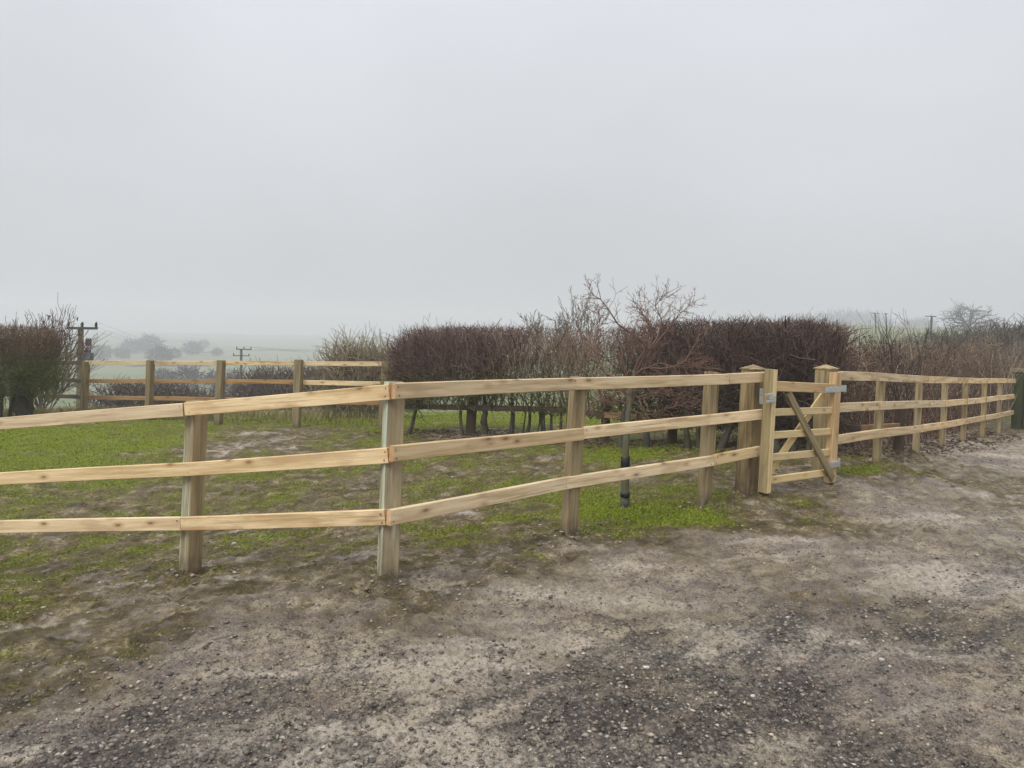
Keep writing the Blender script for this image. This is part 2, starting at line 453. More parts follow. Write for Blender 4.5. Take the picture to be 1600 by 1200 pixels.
bh = math_(nt, 'ADD', math_(nt, 'MULTIPLY', n_fin, 1.1), math_(nt, 'ADD', math_(nt, 'MULTIPLY', n_vf, .45), math_(nt, 'MULTIPLY', math_(nt, 'SUBTRACT', 1, vo.outputs['Distance']), math_(nt, 'MULTIPLY', vm, .5))))
bump(nt, b, bh, 1.0, .03)
M['ground'] = m

# ------------------------------------------------------------------ mesh helpers
def link(o, parent=None):
    COL.objects.link(o)
    if parent is not None:
        o.parent = parent
    return o
def tag(o, label=None, cat=None, group=None, kind=None):
    if label: o['label'] = label
    if cat: o['category'] = cat
    if group: o['group'] = group
    if kind: o['kind'] = kind
    return o
def empty(name, loc=(0, 0, 0)):
    o = bpy.data.objects.new(name, None)
    o.location = loc
    o.empty_display_size = .2
    return link(o)
def mesh_np(name, verts, faces, mat, parent=None, attrs=None, smooth=False):
    """faces: (n,k) array, all the same size; verts in world space (moved into the parent's space)"""
    verts = np.asarray(verts, np.float32); faces = np.asarray(faces, np.int32)
    org = np.array(parent.location if parent is not None else (0, 0, 0), np.float32)
    if parent is not None and parent.parent is not None:
        org = org + np.array(parent.parent.location, np.float32)
    me = bpy.data.meshes.new(name)
    k = faces.shape[1]
    me.vertices.add(len(verts)); me.loops.add(faces.size); me.polygons.add(len(faces))
    me.vertices.foreach_set('co', (verts - org).ravel())
    me.loops.foreach_set('vertex_index', faces.ravel())
    me.polygons.foreach_set('loop_start', np.arange(0, faces.size, k, dtype=np.int32))
    me.polygons.foreach_set('loop_total', np.full(len(faces), k, np.int32))
    if smooth:
        me.polygons.foreach_set('use_smooth', np.ones(len(faces), bool))
    me.update(calc_edges=True)
    for an, av in (attrs or {}).items():
        av = np.asarray(av, np.float32)
        if av.ndim == 1:
            a = me.attributes.new(an, 'FLOAT', 'POINT'); a.data.foreach_set('value', av)
        elif av.shape[1] == 4:
            a = me.attributes.new(an, 'FLOAT_COLOR', 'POINT'); a.data.foreach_set('color', av.ravel())
        else:
            a = me.attributes.new(an, 'FLOAT_VECTOR', 'POINT'); a.data.foreach_set('vector', av.ravel())
    me.materials.append(mat)
    o = bpy.data.objects.new(name, me)
    return link(o, parent)

def tube_arrays(pts, rad, sides=3):
    """pts (M,N,3), rad (M,N) -> verts, quads"""
    pts = np.asarray(pts, float); rad = np.asarray(rad, float)
    Mn, Nn = pts.shape[:2]
    t = np.gradient(pts, axis=1)
    t /= np.linalg.norm(t, axis=2, keepdims=True) + 1e-9
    ref = np.where(np.abs(t[:, :1, 2:3]) > .9, np.array([1., 0, 0]), np.array([0, 0, 1.]))
    ref = np.broadcast_to(ref, t.shape)
    u = np.cross(t, ref); u /= np.linalg.norm(u, axis=2, keepdims=True) + 1e-9
    v = np.cross(t, u)
    a = np.arange(sides) * 2 * math.pi / sides
    ring = pts[:, :, None, :] + rad[:, :, None, None] * (u[:, :, None, :] * np.cos(a)[None, None, :, None] + v[:, :, None, :] * np.sin(a)[None, None, :, None])
    verts = ring.reshape(-1, 3)
    base = (np.arange(Mn) * Nn * sides)[:, None, None] + (np.arange(Nn - 1) * sides)[None, :, None]
    i = np.arange(sides)[None, None, :]; j = (np.arange(sides)[None, None, :] + 1) % sides
    q = np.stack([base + i, base + j, base + sides + j, base + sides + i], -1).reshape(-1, 4)
    return verts, q
class Tubes:
    def __init__(self):
        self.v, self.f, self.c, self.n = [], [], [], 0
    def add(self, pts, rad, sides=3, tint=None):
        pts = np.asarray(pts, float)
        if pts.ndim == 2:
            pts = pts[None]; rad = np.asarray(rad, float)[None]
        v, f = tube_arrays(pts, rad, sides)
        self.v.append(v); self.f.append(f + self.n); self.n += len(v)
        if tint is None:
            tint = (.05, .04, .03)
        tint = np.asarray(tint, float)
        if tint.ndim == 1:
            tint = np.broadcast_to(tint, (pts.shape[0], 3))
        per = pts.shape[1] * sides
        t4 = np.concatenate([np.repeat(tint, per, 0), np.ones((len(v), 1))], 1)
        self.c.append(t4)
    def build(self, name, mat, parent=None, smooth=True):
        return mesh_np(name, np.concatenate(self.v), np.concatenate(self.f), mat, parent, {'tint': np.concatenate(self.c)}, smooth)

def unit(v):
    v = np.asarray(v, float)
    return v / (np.linalg.norm(v) + 1e-9)

def sweep(name, pts, w, h, mat, parent, side=None, cham=.006, sub=6, end_mat=None, dirt=None, warp=.003, pale_face=None, pale_mat=None, taper=0):
    """a squared timber along pts: w across (along side), h along the third axis. Carries grain and dirt attributes."""
    pts = [np.asarray(p, float) for p in pts]
    fine = []
    for a, bq in zip(pts[:-1], pts[1:]):
        for k in range(sub):
            fine.append(a + (bq - a) * k / sub)
    fine.append(pts[-1])
    fine = np.array(fine)
    n = len(fine)
    s = np.concatenate([[0], np.cumsum(np.linalg.norm(np.diff(fine, axis=0), axis=1))])
    t = np.gradient(fine, axis=0); t /= np.linalg.norm(t, axis=1, keepdims=True)
    if side is None:
        sd_ = np.cross(t, np.array([0, 0, 1.]))
    else:
        sd_ = np.broadcast_to(np.asarray(side, float), t.shape) - t * (t @ np.asarray(side, float))[:, None]
    sd_ = sd_ / np.linalg.norm(sd_, axis=1, keepdims=True)
    up = np.cross(sd_, t)
    c = cham
    prof = [(-w/2 + c, -h/2), (w/2 - c, -h/2), (w/2, -h/2 + c), (w/2, h/2 - c), (w/2 - c, h/2), (-w/2 + c, h/2), (-w/2, h/2 - c), (-w/2, -h/2 + c)]
    ph = random.uniform(0, 50)
    verts, grain, dirtv = [], [], []
    for i in range(n):
        k = 1 - taper * (i / (n - 1))
        ox = math.sin(s[i] * 2.1 + ph) * warp; oy = math.sin(s[i] * 1.6 + ph * 2) * warp
        for a, bq in prof:
            verts.append(fine[i] + sd_[i] * (a * k + ox) + up[i] * (bq * k + oy))
            grain.append((s[i] + ph, a + ph, bq + ph * .37))
            dirtv.append(dirt(verts[-1]) if dirt else 0.0)
    quads = []
    for i in range(n - 1):
        for j in range(8):
            quads.append((i*8 + j, i*8 + (j+1) % 8, i*8 + 8 + (j+1) % 8, i*8 + 8 + j))
    caps = [(0, 7, 6, 5, 4, 3, 2, 1), tuple((n-1)*8 + j for j in range(8))]
    org = np.array(parent.location)
    if parent.parent is not None:
        org = org + np.array(parent.parent.location)
    me = bpy.data.meshes.new(name)
    me.from_pydata([tuple(v - org) for v in verts], [], [tuple(reversed(q)) for q in quads] + [tuple(reversed(q)) for q in caps])
    a = me.attributes.new('grain', 'FLOAT_VECTOR', 'POINT'); a.data.foreach_set('vector', np.array(grain, np.float32).ravel())
    a = me.attributes.new('dirt', 'FLOAT', 'POINT'); a.data.foreach_set('value', np.array(dirtv, np.float32))
    me.materials.append(mat)
    if end_mat is not None:
        me.materials.append(end_mat)
        me.polygons[len(quads)].material_index = 1; me.polygons[len(quads) + 1].material_index = 1
    if pale_face is not None:
        me.materials.append(pale_mat)
        idx = len(me.materials) - 1
        for i in range(n - 1):
            for j in pale_face:
                me.polygons[i*8 + j].material_index = idx
    me.update()
    o = bpy.data.objects.new(name, me)
    link(o, parent)
    return o

def face_out(me):
    import bmesh
    bm = bmesh.new(); bm.from_mesh(me)
    bmesh.ops.recalc_face_normals(bm, faces=bm.faces)
    bm.to_mesh(me); bm.free()

def post(name, base, top, w, d, ang, mat, parent, cap=None, dirt_h=.12, pale_face=None, pale_mat=None, cham=.006):
    """squared post from below the ground at base to top; ang = heading of the w side"""
    base = np.asarray(base, float); top = np.asarray(top, float)
    ax = unit(top - base)
    foot = base - ax * .35
    g0 = base[2]
    side = (math.cos(ang), math.sin(ang), 0)
    pts = [foot, base, base + ax * .2, top]
    o = sweep(name, pts, w, d, mat, parent, side=side, sub=3, cham=cham, dirt=lambda v: max(0.0, min(1.0, 1 - (v[2] - g0 - .02) / dirt_h)), warp=.001, pale_face=pale_face, pale_mat=pale_mat)
    face_out(o.data)
    return o

def box_part(name, center, size, axes, mat, parent, cham=.002):
    center = np.asarray(center, float)
    ex, ey, ez = [unit(a) for a in axes]
    o = sweep(name, [center - ex * size[0] / 2, center + ex * size[0] / 2], size[1], size[2], mat, parent, side=ey, sub=1, cham=min(cham, size[1] * .3, size[2] * .3), warp=0)
    face_out(o.data)
    return o

# ------------------------------------------------------------------ the ground sheet
def build_ground():
    fine = np.radians(np.linspace(-43, 43, 450))
    rest = np.radians(np.linspace(44, 316, 56)[1:-1])
    ang = np.concatenate([fine, rest])
    rad = np.concatenate([[0.25, .8], np.geomspace(1.4, 20, 520), np.geomspace(20.5, 1250, 90)])
    A, R = np.meshgrid(ang, rad)
    x = (np.sin(A) * R).ravel(); y = (np.cos(A) * R).ravel()
    g, v = grass_mask(x, y), gravel_mask(x, y)
    z = ground(x, y) + micro(x, y, g, v)
    r = np.hypot(x, y)
    f = sstep(20, 30, r)
    na, nr = len(ang), len(rad)
    i = np.arange(nr - 1)[:, None] * na; j = np.arange(na)[None, :]; jn = (j + 1) % na
    q = np.stack([i + j, i + na + j, i + na + jn, i + jn], -1).reshape(-1, 4)
    verts = np.stack([x, y, z], 1)
    ctr = len(verts)
    q = q[:, ::-1]
    cover = np.stack([g, v, f, np.ones_like(g)], 1)
    o = mesh_np('ground', verts, q, M['ground'], None, {'cover': cover}, True)
    tag(o, kind='structure')
    return o
build_ground()

# ------------------------------------------------------------------ near fence
def hdg(a, b):
    return math.atan2(b[1] - a[1], b[0] - a[0])
NB = {k: P(*v) for k, v in NEAR.items()}
TOPS = {0: (-50, 632), 1: (308, 627), 2: (617, 597), 3: (904, 589), 4: (1113, 581)}
NT = {k: P(TOPS[k][0], TOPS[k][1], NEAR[k][2] + .01) for k in NEAR}
LB, LT = P(*LATCH_POST), P(1177, 578, 7.6)
fence = tag(empty('post_and_rail_fence', NB[2]), 'new pale three-rail timber fence along the track, left of the small gate', 'fence')
angs = {0: hdg(NB[0], NB[1]), 1: hdg(NB[0], NB[2]) + math.radians(-14), 2: math.radians(24), 3: hdg(NB[2], NB[4]), 4: hdg(NB[3], LB)}
for k in NB:
    mt = M['post_streak'] if k == 2 else M['post']
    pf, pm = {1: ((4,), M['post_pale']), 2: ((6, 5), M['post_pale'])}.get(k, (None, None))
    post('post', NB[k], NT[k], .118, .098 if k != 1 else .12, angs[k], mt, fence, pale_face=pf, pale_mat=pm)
def capped_post(base, top, w, ang, parent, name='gate_post', mat=None, dirt_h=.12):
    mat = mat or M['post']
    o = post(name, base, top, w, w, ang, mat, parent, cham=.01, dirt_h=dirt_h)
    ax = unit(top - base)
    e1 = np.array((math.cos(ang), math.sin(ang), 0)) * (w / 2 + .008); e2 = np.array((-math.sin(ang), math.cos(ang), 0)) * (w / 2 + .008)
    v = [top + a * e1 + c_ * e2 + ax * .002 for a, c_ in ((-1, -1), (1, -1), (1, 1), (-1, 1))]
    v += [q + ax * .012 for q in v] + [top + ax * .055]
    f = [(0, 3, 2, 1), (0, 1, 5, 4), (1, 2, 6, 5), (2, 3, 7, 6), (3, 0, 4, 7), (4, 5, 8), (5, 6, 8), (6, 7, 8), (7, 4, 8)]
    org = np.array(parent.location)
    me = bpy.data.meshes.new('post_cap')
    me.from_pydata([tuple(q - org) for q in v], [], f)
    a = me.attributes.new('grain', 'FLOAT_VECTOR', 'POINT')
    a.data.foreach_set('vector', np.array([q - org for q in v], np.float32).ravel())
    me.materials.append(mat)
    c = bpy.data.objects.new('post_cap', me); link(c, o)
    return o
latch_post = capped_post(LB, LT, .172, hdg(NB[4], P(*HANG_POST)) , fence, dirt_h=.42, mat=M['post_stained'])
latch_post['label'] = 'thick square gate post with a pointed cap and dark muddy foot'

def off(pt, d):                                           # bring a rail's point to the near face of its post
    return pt
RH, RT = .098, .04
def rail(name, pix, mat, parent, h=RH, t=RT, end=None, sub=6):
    pts = [P(*p) for p in pix]
    o = sweep(name, pts, t, h, mat, parent, sub=sub, end_mat=end, cham=.004)
    face_out(o.data)
    return o
# distance of the rail's centre line at each post: a little nearer than the post's own centre
def dn(k, e=.085):
    return NEAR[k][2] - e
EG = M['end_grain']
rails = [
 [(-62, 667, dn(0)), (289, 640, dn(1, .095))], [(291, 639.5, dn(1, .10)), (611, 612, dn(2, .075))],
 [(615, 611, dn(2, .135)), (897, 600, dn(3, .105)), (1137, 592, dn(4, .09))], [(1138, 591.5, dn(4, .09)), (1195, 588.5, 7.46)],
 [(-62, 751, dn(0)), (297, 733, dn(1, .105)), (608, 711, dn(2, .075))], [(612, 709.5, dn(2, .135)), (909, 677.5, dn(3, .105) + .08)],
 [(910, 677, dn(3, .105) + .085), (1106, 655.5, dn(4, .10)), (1191, 646.5, 7.46)],
 [(-62, 824, dn(0)), (284, 818, dn(1, .095))], [(286, 817.5, dn(1, .10)), (604, 808.5, dn(2, .075))],
 [(607, 808, dn(2, .135)), (884, 755, dn(3, .105)), (1114, 719.5, dn(4, .09) + .03)], [(1115, 719, dn(4, .09) + .03), (1187, 705, 7.46)]]
def nails(o, pts, nrm_to=(0, 0, 1.6)):
    """two nail heads where a rail crosses a post, a small mesh each"""
    for p in pts:
        for dz in (-.026, .026):
            q = np.array(p) + np.array((random.uniform(-.012, .012), 0, dz))
            d = unit(np.array((nrm_to[0], nrm_to[1], q[2])) - q)
            u = unit(np.cross(d, (0, 0, 1))); v = np.cross(u, d)
            c = q + d * (RT / 2 + .0035) * 1.15
            r = .0045
            ring = [c + u * math.cos(k * math.pi / 3) * r + v * math.sin(k * math.pi / 3) * r for k in range(6)]
            back = [w - d * .012 for w in ring]
            org = np.array(o.parent.location)
            me = bpy.data.meshes.new('nail')
            me.from_pydata([tuple(w - org) for w in ring + back], [], [tuple(range(5, -1, -1))] + [(k, (k+1) % 6, 6 + (k+1) % 6, 6 + k) for k in range(6)])
            me.materials.append(M['nail'])
            face_out(me)
            link(bpy.data.objects.new('nail', me), o)
for r in rails:
    o = rail('rail', r, M['rail'], fence, end=EG)
    pp = [P(*q) for q in r]
    spots = [pp[0] + unit(pp[1] - pp[0]) * .035, pp[-1] + unit(pp[-2] - pp[-1]) * .035] + pp[1:-1]
    nails(o, spots)

# ------------------------------------------------------------------ fence right of the gate
HB, HT = P(*HANG_POST), P(1291, 577, 8.42)
fence_r = tag(empty('post_and_rail_fence', P(*RIGHT[0])), 'new pale three-rail timber fence right of the small gate, in front of brambles', 'fence')
hang_post = capped_post(HB, HT, .172, hdg(LB, HB), fence_r)
RTOP = [(1377, 586), (1437, 590), (1477, 592), (1509, 593), (1539, 594), (1563, 595)]
RB = [P(*v) for v in RIGHT]
for k, v in enumerate(RIGHT):
    nxt = RB[k + 1] if k + 1 < len(RB) else P(*END_POST)
    prv = RB[k - 1] if k else HB
    post('post', RB[k], P(RTOP[k][0], RTOP[k][1], v[2] + .01), .11, .085, hdg(prv, nxt) + .1, M['post'], fence_r)
e = .165
rr = [
 [(1311, 587.5, 8.30), (1373, 589, 9.3 - e), (1441, 592.5, 10.8 - e)], [(1442, 592.5, 10.8 - e), (1477, 594, 12.3 - e), (1508, 594.5, 13.9 - e)], [(1508.5, 594.5, 13.9 - e), (1538, 595, 15.3 - e), (1562, 595, 16.8 - e), (1586, 595, 17.75)],
 [(1309, 637.5, 8.30), (1371, 633.5, 9.3 - e)], [(1372, 633.5, 9.3 - e), (1434, 632, 10.8 - e), (1475, 630.5, 12.3 - e)], [(1475.5, 630.5, 12.3 - e), (1506, 628, 13.9 - e), (1536, 625, 15.3 - e), (1561, 622, 16.8 - e), (1584, 619, 17.75)],
 [(1307, 687, 8.30), (1371, 678, 9.3 - e), (1440, 669.5, 10.8 - e)], [(1440.5, 669.5, 10.8 - e), (1474, 664, 12.3 - e), (1505, 659, 13.9 - e)], [(1505.5, 659, 13.9 - e), (1535, 653.5, 15.3 - e), (1560, 649, 16.8 - e), (1583, 644.5, 17.75)]]
for r in rr:
    rail('rail', r, M['rail'], fence_r, end=EG, h=.1, t=.04)

end_post = tag(empty('old_gate_post', P(*END_POST)), 'dark green algae-covered gate post at the far end of the fence', 'gate post')
eb, et = P(*END_POST), P(1595, 582, 17.8)
post('post', eb, et, .24, .22, .5, M['post_green'], end_post)
box_part('post_cap', et + np.array((.0, 0, .05)), (.34, .30, .07), ((math.cos(.5), math.sin(.5), 0), (-math.sin(.5), math.cos(.5), 0), (0, 0, 1)), M['post_far'], end_post, .008)
ax_ = unit(et - eb)
old_gate = tag(empty('boarded_gate', P(1606, 676, 17.6)), 'dark green boarded gate beside the algae-covered post at the edge of view', 'gate')
for k in range(5):
    q = P(1603 + k * 9, 676, 17.55 - k * .02)
    q[2] = gz(q[0], q[1]) + .06
    sweep('board', [q, q + np.array((.02, 0, 1.12 + .02 * (k % 2)))], .12, .025, M['post_green'], old_gate, side=(1, -.1, 0), sub=2)
for z in (.25, .95):
    q = P(1600, 676, 17.62); q[2] = gz(q[0], q[1]) + z
    sweep('ledge', [q, q + np.array((.75, -.07, 0))], .03, .1, M['post_green'], old_gate, sub=2)

# ------------------------------------------------------------------ the gate
DL, DR = 7.36, 8.2
gate = tag(empty('field_gate', P(1201, 769, DL)), 'small pale wooden gate with five bars and crossed braces', 'gate')
def gp(x, y, push=0.0):                                   # a point of the gate's plane, x between the stiles
    t = (x - 1201) / (1298 - 1201)
    d = 1.0 / ((1 - t) / DL + t / DR)
    return P(x, y, d + push)
gl, gr = P(1193, 700, DL), P(1300, 700, DR)
gdir = unit((gr - gl) * np.array((1, 1, 0)))
gn = np.array((gdir[1], -gdir[0], 0))                     # towards the track
if gn[1] > 0: gn = -gn
def gsweep(name, a, b_, w, h, mat, push=0.0, **k):
    o = sweep(name, [a + gn * push, b_ + gn * push], w, h, mat, gate, side=gn, sub=5, cham=.005, warp=.001, **k)
    face_out(o.data)
    return o
gsweep('stile', P(1194, 769, DL), P(1205, 577, DL), .095, .085, M['gate_dark'], pale_face=(2,), pale_mat=M['gate_light'])  # lit front and shaded sides put into the stile's wood colours
gsweep('stile', P(1296, 753, DR), P(1306, 582, DR), .08, .12, M['gate_amber'])
gsweep('bar', P(1209, 603, DL + .02), P(1303, 607, DR - .02), .06, .098, M['gate_amber'])
for a, b_ in (((1205, 644.5), (1300, 641)), ((1203, 680.5), (1298, 674)), ((1201, 715), (1297, 706)), ((1199, 750.5), (1295, 738))):
    gsweep('bar', P(*a, DL + .02), P(*b_, DR - .02), .028, .072, M['gate_light'])
gsweep('brace', P(1224, 612, 7.58), P(1294, 747, 8.17), .024, .085, M['gate_dark'], push=.05)
gsweep('brace', P(1292, 616, 8.14), P(1204, 742, 7.42), .024, .085, M['gate_light'], push=-.035)
# ironwork
hz = gr - gdir * 0
c0 = P(1297, 607.5, DR) + gn * .068
box_part('hinge_strap', c0 - gdir * .08, (.50, .010, .06), (gdir, gn, (0, 0, 1)), M['zinc'], gate)
box_part('hinge_knuckle', c0 + gdir * .19 - gn * .02, (.04, .05, .075), (gdir, gn, (0, 0, 1)), M['zinc'], gate)
for k in (-.22, -.12, -.02, .08):
    box_part('bolt', c0 + gdir * k + gn * .006, (.016, .012, .016), (gdir, gn, (0, 0, 1)), M['zinc'], gate)
c1 = P(1296, 724, DR) + gn * .06
box_part('lower_hinge', c1 - gdir * .02, (.16, .035, .06), (gdir, gn, (0, 0, 1)), M['zinc'], gate)
box_part('hinge_pin', c1 + gdir * .085, (.022, .022, .11), (gdir, gn, (0, 0, 1)), M['zinc'], gate)
c2 = P(1199, 620, DL - .02)
box_part('latch_plate', c2 + gn * .055, (.085, .02, .035), (gdir, gn, (0, 0, 1)), M['zinc'], gate)
box_part('latch_bolt', c2 + gn * .06 - gdir * .03 + np.array((0, 0, -.035)), (.13, .025, .025), (gdir, gn, (0, 0, 1)), M['zinc'], gate)
box_part('latch_hook', c2 + gn * .05 - gdir * .05 + np.array((0, 0, .028)), (.11, .028, .02), (gdir, gn, (0, 0, 1)), M['zinc'], gate)
ck = P(1191, 619, 7.40)
box_part('latch_keeper', ck, (.014, .05, .15), (gdir, gn, (0, 0, 1)), M['zinc'], latch_post)

# ------------------------------------------------------------------ far paddock fence
far_fence = tag(empty('post_and_rail_fence', P(*FAR[2])), 'three-rail timber fence across the far side of the paddock', 'fence')
FTOP = [(603, 566), (467, 562), (346, 563), (235.5, 563), (134.5, 565), (22, 566), (-90, 567)]
FB = [P(*v) for v in FAR]
for k, v in enumerate(FAR):
    a = FB[max(0, k - 1)]; b_ = FB[min(len(FB) - 1, k + 1)]
    post('post', FB[k], P(FTOP[k][0], FTOP[k][1], v[2] + .01), .145, .12, hdg(b_, a), M['post_far'] if k != 5 else M['post_old_shaded'], far_fence)  # one post takes the dark wood of the shaded stretch
FR = {'t': [568.5, 568, 567, 567, 567, 566.5, 566], 'm': [600, 597, 596, 595.5, 595, 590, 587], 'b': [630, 627, 624, 622.5, 620.5, 617, 614]}
fx = [597, 465, 343.5, 233.5, 133, 22, -90]
for key in 'tmb':
    for k in range(6):
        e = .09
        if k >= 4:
            mt = M['rail_old_shaded']  # rails in shade: their darkness is painted into the wood colour
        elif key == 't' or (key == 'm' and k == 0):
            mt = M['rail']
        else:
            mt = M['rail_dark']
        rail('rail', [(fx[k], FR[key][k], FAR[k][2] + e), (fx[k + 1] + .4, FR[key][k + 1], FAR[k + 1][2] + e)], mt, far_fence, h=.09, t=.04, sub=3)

# ------------------------------------------------------------------ old dark fence under the hedge
old_fence = tag(empty('old_fence', P(735, 681, 13.4)), 'old dark single-rail fence half hidden under the clipped hedge', 'fence')
op = [(612, 634, 14.4), (735, 637, 13.3), (880, 640, 12.6), (945, 648, 12.2), (1050, 655, 11.7), (1180, 661, 11.1), (1345, 670, 10.5), (1404, 666, 11.2)]
for a, b_ in zip(op[:-1], op[1:]):
    rail('rail', [a, b_], M['rail_old_shaded'] if a[0] < 1300 and not 930 < a[0] < 1000 else M['rail_dark'], old_fence, h=.095, t=.04, sub=3)
for px, d in ((735, 13.4), (945, 12.3), (1050, 11.8), (1180, 11.2), (1404, 11.3)):
    q = P(px, 680, d); q[2] = gz(q[0], q[1])
    post('post', q, q + np.array((.02, 0, .68 if px == 735 else .75)), .15 if px == 735 else .11, .11, .4, M['post_old_shaded'], old_fence)

# ------------------------------------------------------------------ woody plants
def jitter_col(base, n, amt=.25, other=None, mixv=None):
    base = np.asarray(base, float)
    c = np.broadcast_to(base, (n, 3)).copy()
    if other is not None:
        c = c * (1 - mixv[:, None]) + np.asarray(other, float) * mixv[:, None]
    return c * (1 + (rng.random((n, 1)) - .5) * 2 * amt)

def twig_lines(p0, d, Ln, npt=4, curl=.35):
    n = len(p0)
    d = d / (np.linalg.norm(d, axis=1, keepdims=True) + 1e-9)
    bend = rng.normal(size=(n, 3)); bend -= d * (bend * d).sum(1, keepdims=True)
    t = np.linspace(0, 1, npt)[None, :, None]
    pts = p0[:, None, :] + d[:, None, :] * Ln[:, None, None] * t + bend[:, None, :] * (Ln * curl)[:, None, None] * (t * t) * .6
    pts[:, 1:-1] += rng.normal(size=(n, npt - 2, 3)) * (Ln * .045)[:, None, None]
    return pts

def hedge(name, label, path, ztop, under, width, n, stems, col_top, col_low, cat='hedge', thin=None, twig_r=.0046, top_noise=.05, stem_mat=None, round_ends=.5, group=None, moss_k=.8, stick=.25, tan=None, shoots=520, drop=.45):
    """path: ground points along the hedge; ztop: top height at each; under: clear height beneath"""
    path = np.array(path, float); ztop = np.array(ztop, float)
    seg = np.linalg.norm(np.diff(path[:, :2], axis=0), axis=1); s = np.concatenate([[0], np.cumsum(seg)])
    Ltot = s[-1]
    root = tag(empty(name, path[len(path) // 2]), label, cat, group)
    u = rng.random(n) * Ltot
    if thin is not None:
        keep = rng.random(n) < np.interp(u / Ltot, thin[0], thin[1]); u = u[keep]
    n = len(u)
    cx = np.interp(u, s, path[:, 0]); cy = np.interp(u, s, path[:, 1]); cz = np.interp(u, s, path[:, 2]); zt = np.interp(u, s, ztop)
    k = np.clip(np.searchsorted(s, u) - 1, 0, len(seg) - 1)
    tx = (path[k + 1, 0] - path[k, 0]) / seg[k]; ty = (path[k + 1, 1] - path[k, 1]) / seg[k]
    nx, ny = -ty, tx
    w = (rng.random(n) * 2 - 1); w = np.sign(w) * np.abs(w) ** .75
    hrel = rng.random(n)
    endk = np.clip(np.minimum(u, Ltot - u) / round_ends, 0, 1) ** .5
    prof = np.where(hrel < .25, .55 + 1.8 * hrel, 1.0) * endk
    und = np.interp(u, s, under) if np.ndim(under) else under
    lowz = cz + und * (1 + (vnoise(u * 1.7, u * 0, 3) - .5) * .7)
    topz = lowz + (zt - lowz) * (1 - drop + drop * endk) + (fbm(u * 1.9, w * 2 + 5, 3, 9) - .5) * top_noise * 2
    x = cx + nx * w * width / 2 * prof; y = cy + ny * w * width / 2 * prof
    z = lowz + (topz - lowz) * hrel
    p0 = np.stack([x, y, z], 1)
    d = rng.normal(size=(n, 3)) * np.array([.75, .75, .5])
    d[:, 2] += .75 * hrel + .15
    d[:, 0] += nx * w * .5; d[:, 1] += ny * w * .5
    Ln = .2 + .34 * rng.random(n)
    # clip long shoots to the shorn top and sides
    d = d / np.linalg.norm(d, axis=1, keepdims=True)
    room = (topz + .02 - z) / np.maximum(d[:, 2], .05)
    Ln = np.where(d[:, 2] > .05, np.minimum(Ln, np.maximum(room, .05) + (rng.random(n) < stick) * rng.random(n) * .09), Ln)
    pts = twig_lines(p0, d, Ln, 4, .3)
    r0 = twig_r * .8 * np.exp(rng.normal(size=n) * .42)
    rad = r0[:, None] * np.array([1, .85, .65, .35])[None, :]
    patch = fbm(u * .9, hrel * 1.5, 3, 17)
    mv = np.clip((.85 - hrel * 1.25) * moss_k * 1.2 + (patch - .5) * 1.2, 0, 1)
    T = Tubes()
    T.add(pts, rad, 3, jitter_col(col_top, n, .55, col_low, mv) * np.where(rng.random((n, 1)) < .1, 1.5, 1.0))
    # upright shoots of the last cut
    ns = int(Ltot * shoots)
    us = rng.random(ns) * Ltot
    if thin is not None:
        us = us[rng.random(ns) < np.interp(us / Ltot, thin[0], thin[1]) + .15]; ns = len(us)
    ek = np.clip(np.minimum(us, Ltot - us) / round_ends, 0, 1) ** .5
    sx_ = np.interp(us, s, path[:, 0]); sy_ = np.interp(us, s, path[:, 1]); szt = np.interp(us, s, ztop); szb = np.interp(us, s, path[:, 2])
    ws = (rng.random(ns) - .5) * width * .95 * ek
    kk = np.clip(np.searchsorted(s, us) - 1, 0, len(seg) - 1)
    sx_ = sx_ - (path[kk + 1, 1] - path[kk, 1]) / seg[kk] * ws; sy_ = sy_ + (path[kk + 1, 0] - path[kk, 0]) / seg[kk] * ws
    Ls = .25 + .4 * rng.random(ns)
    zt_ = szt - (1 - ek) * drop * .55 + rng.normal(size=ns) * .045 + (fbm(us * 2.3, us * 0, 3, 55) - .5) * .12
    zs = zt_ - Ls * .95 - rng.random(ns) ** 2 * .55
    ds = np.stack([rng.normal(size=ns) * .22, rng.normal(size=ns) * .22, np.ones(ns)], 1)
    if tan is not None:
        tk = np.interp(us / Ltot, tan[0], tan[1])
        cs = jitter_col(np.array(col_top) * 1.35, ns, .5, (.34, .26, .185), np.clip(tk + (rng.random(ns) - .5) * .6 * (tk > .05), 0, 1))
    else:
        cs = jitter_col(np.array(col_top) * 1.35, ns, .5)
    T.add(twig_lines(np.stack([sx_, sy_, zs], 1), ds, Ls, 4, .18), (twig_r * (.8 + .6 * rng.random(ns)))[:, None] * np.array([1, .85, .7, .45])[None, :], 3, cs)
    # heavier inner branches fanning up from the stems
    nb = max(8, int(Ltot * 34))
    ub = rng.random(nb) * (Ltot - .3) + .15
    bx = np.interp(ub, s, path[:, 0]); by = np.interp(ub, s, path[:, 1]); bz = np.interp(ub, s, path[:, 2]); bt = np.interp(ub, s, ztop)
    ub_u = np.interp(ub, s, under) if np.ndim(under) else under
    q0 = np.stack([bx + rng.normal(size=nb) * .12, by + rng.normal(size=nb) * .12, bz + ub_u * .75], 1)
    dd = np.stack([rng.normal(size=nb) * .45, rng.normal(size=nb) * .45, np.ones(nb)], 1)
    LL = (bt - bz - ub_u * .75) * (.55 + .35 * rng.random(nb))
    T.add(twig_lines(q0, dd, LL, 6, .35), (.006 + .007 * rng.random(nb))[:, None] * np.linspace(1, .4, 6)[None, :], 4, jitter_col(col_low, nb, .3))
    T.build('crown', M['twig'], root)
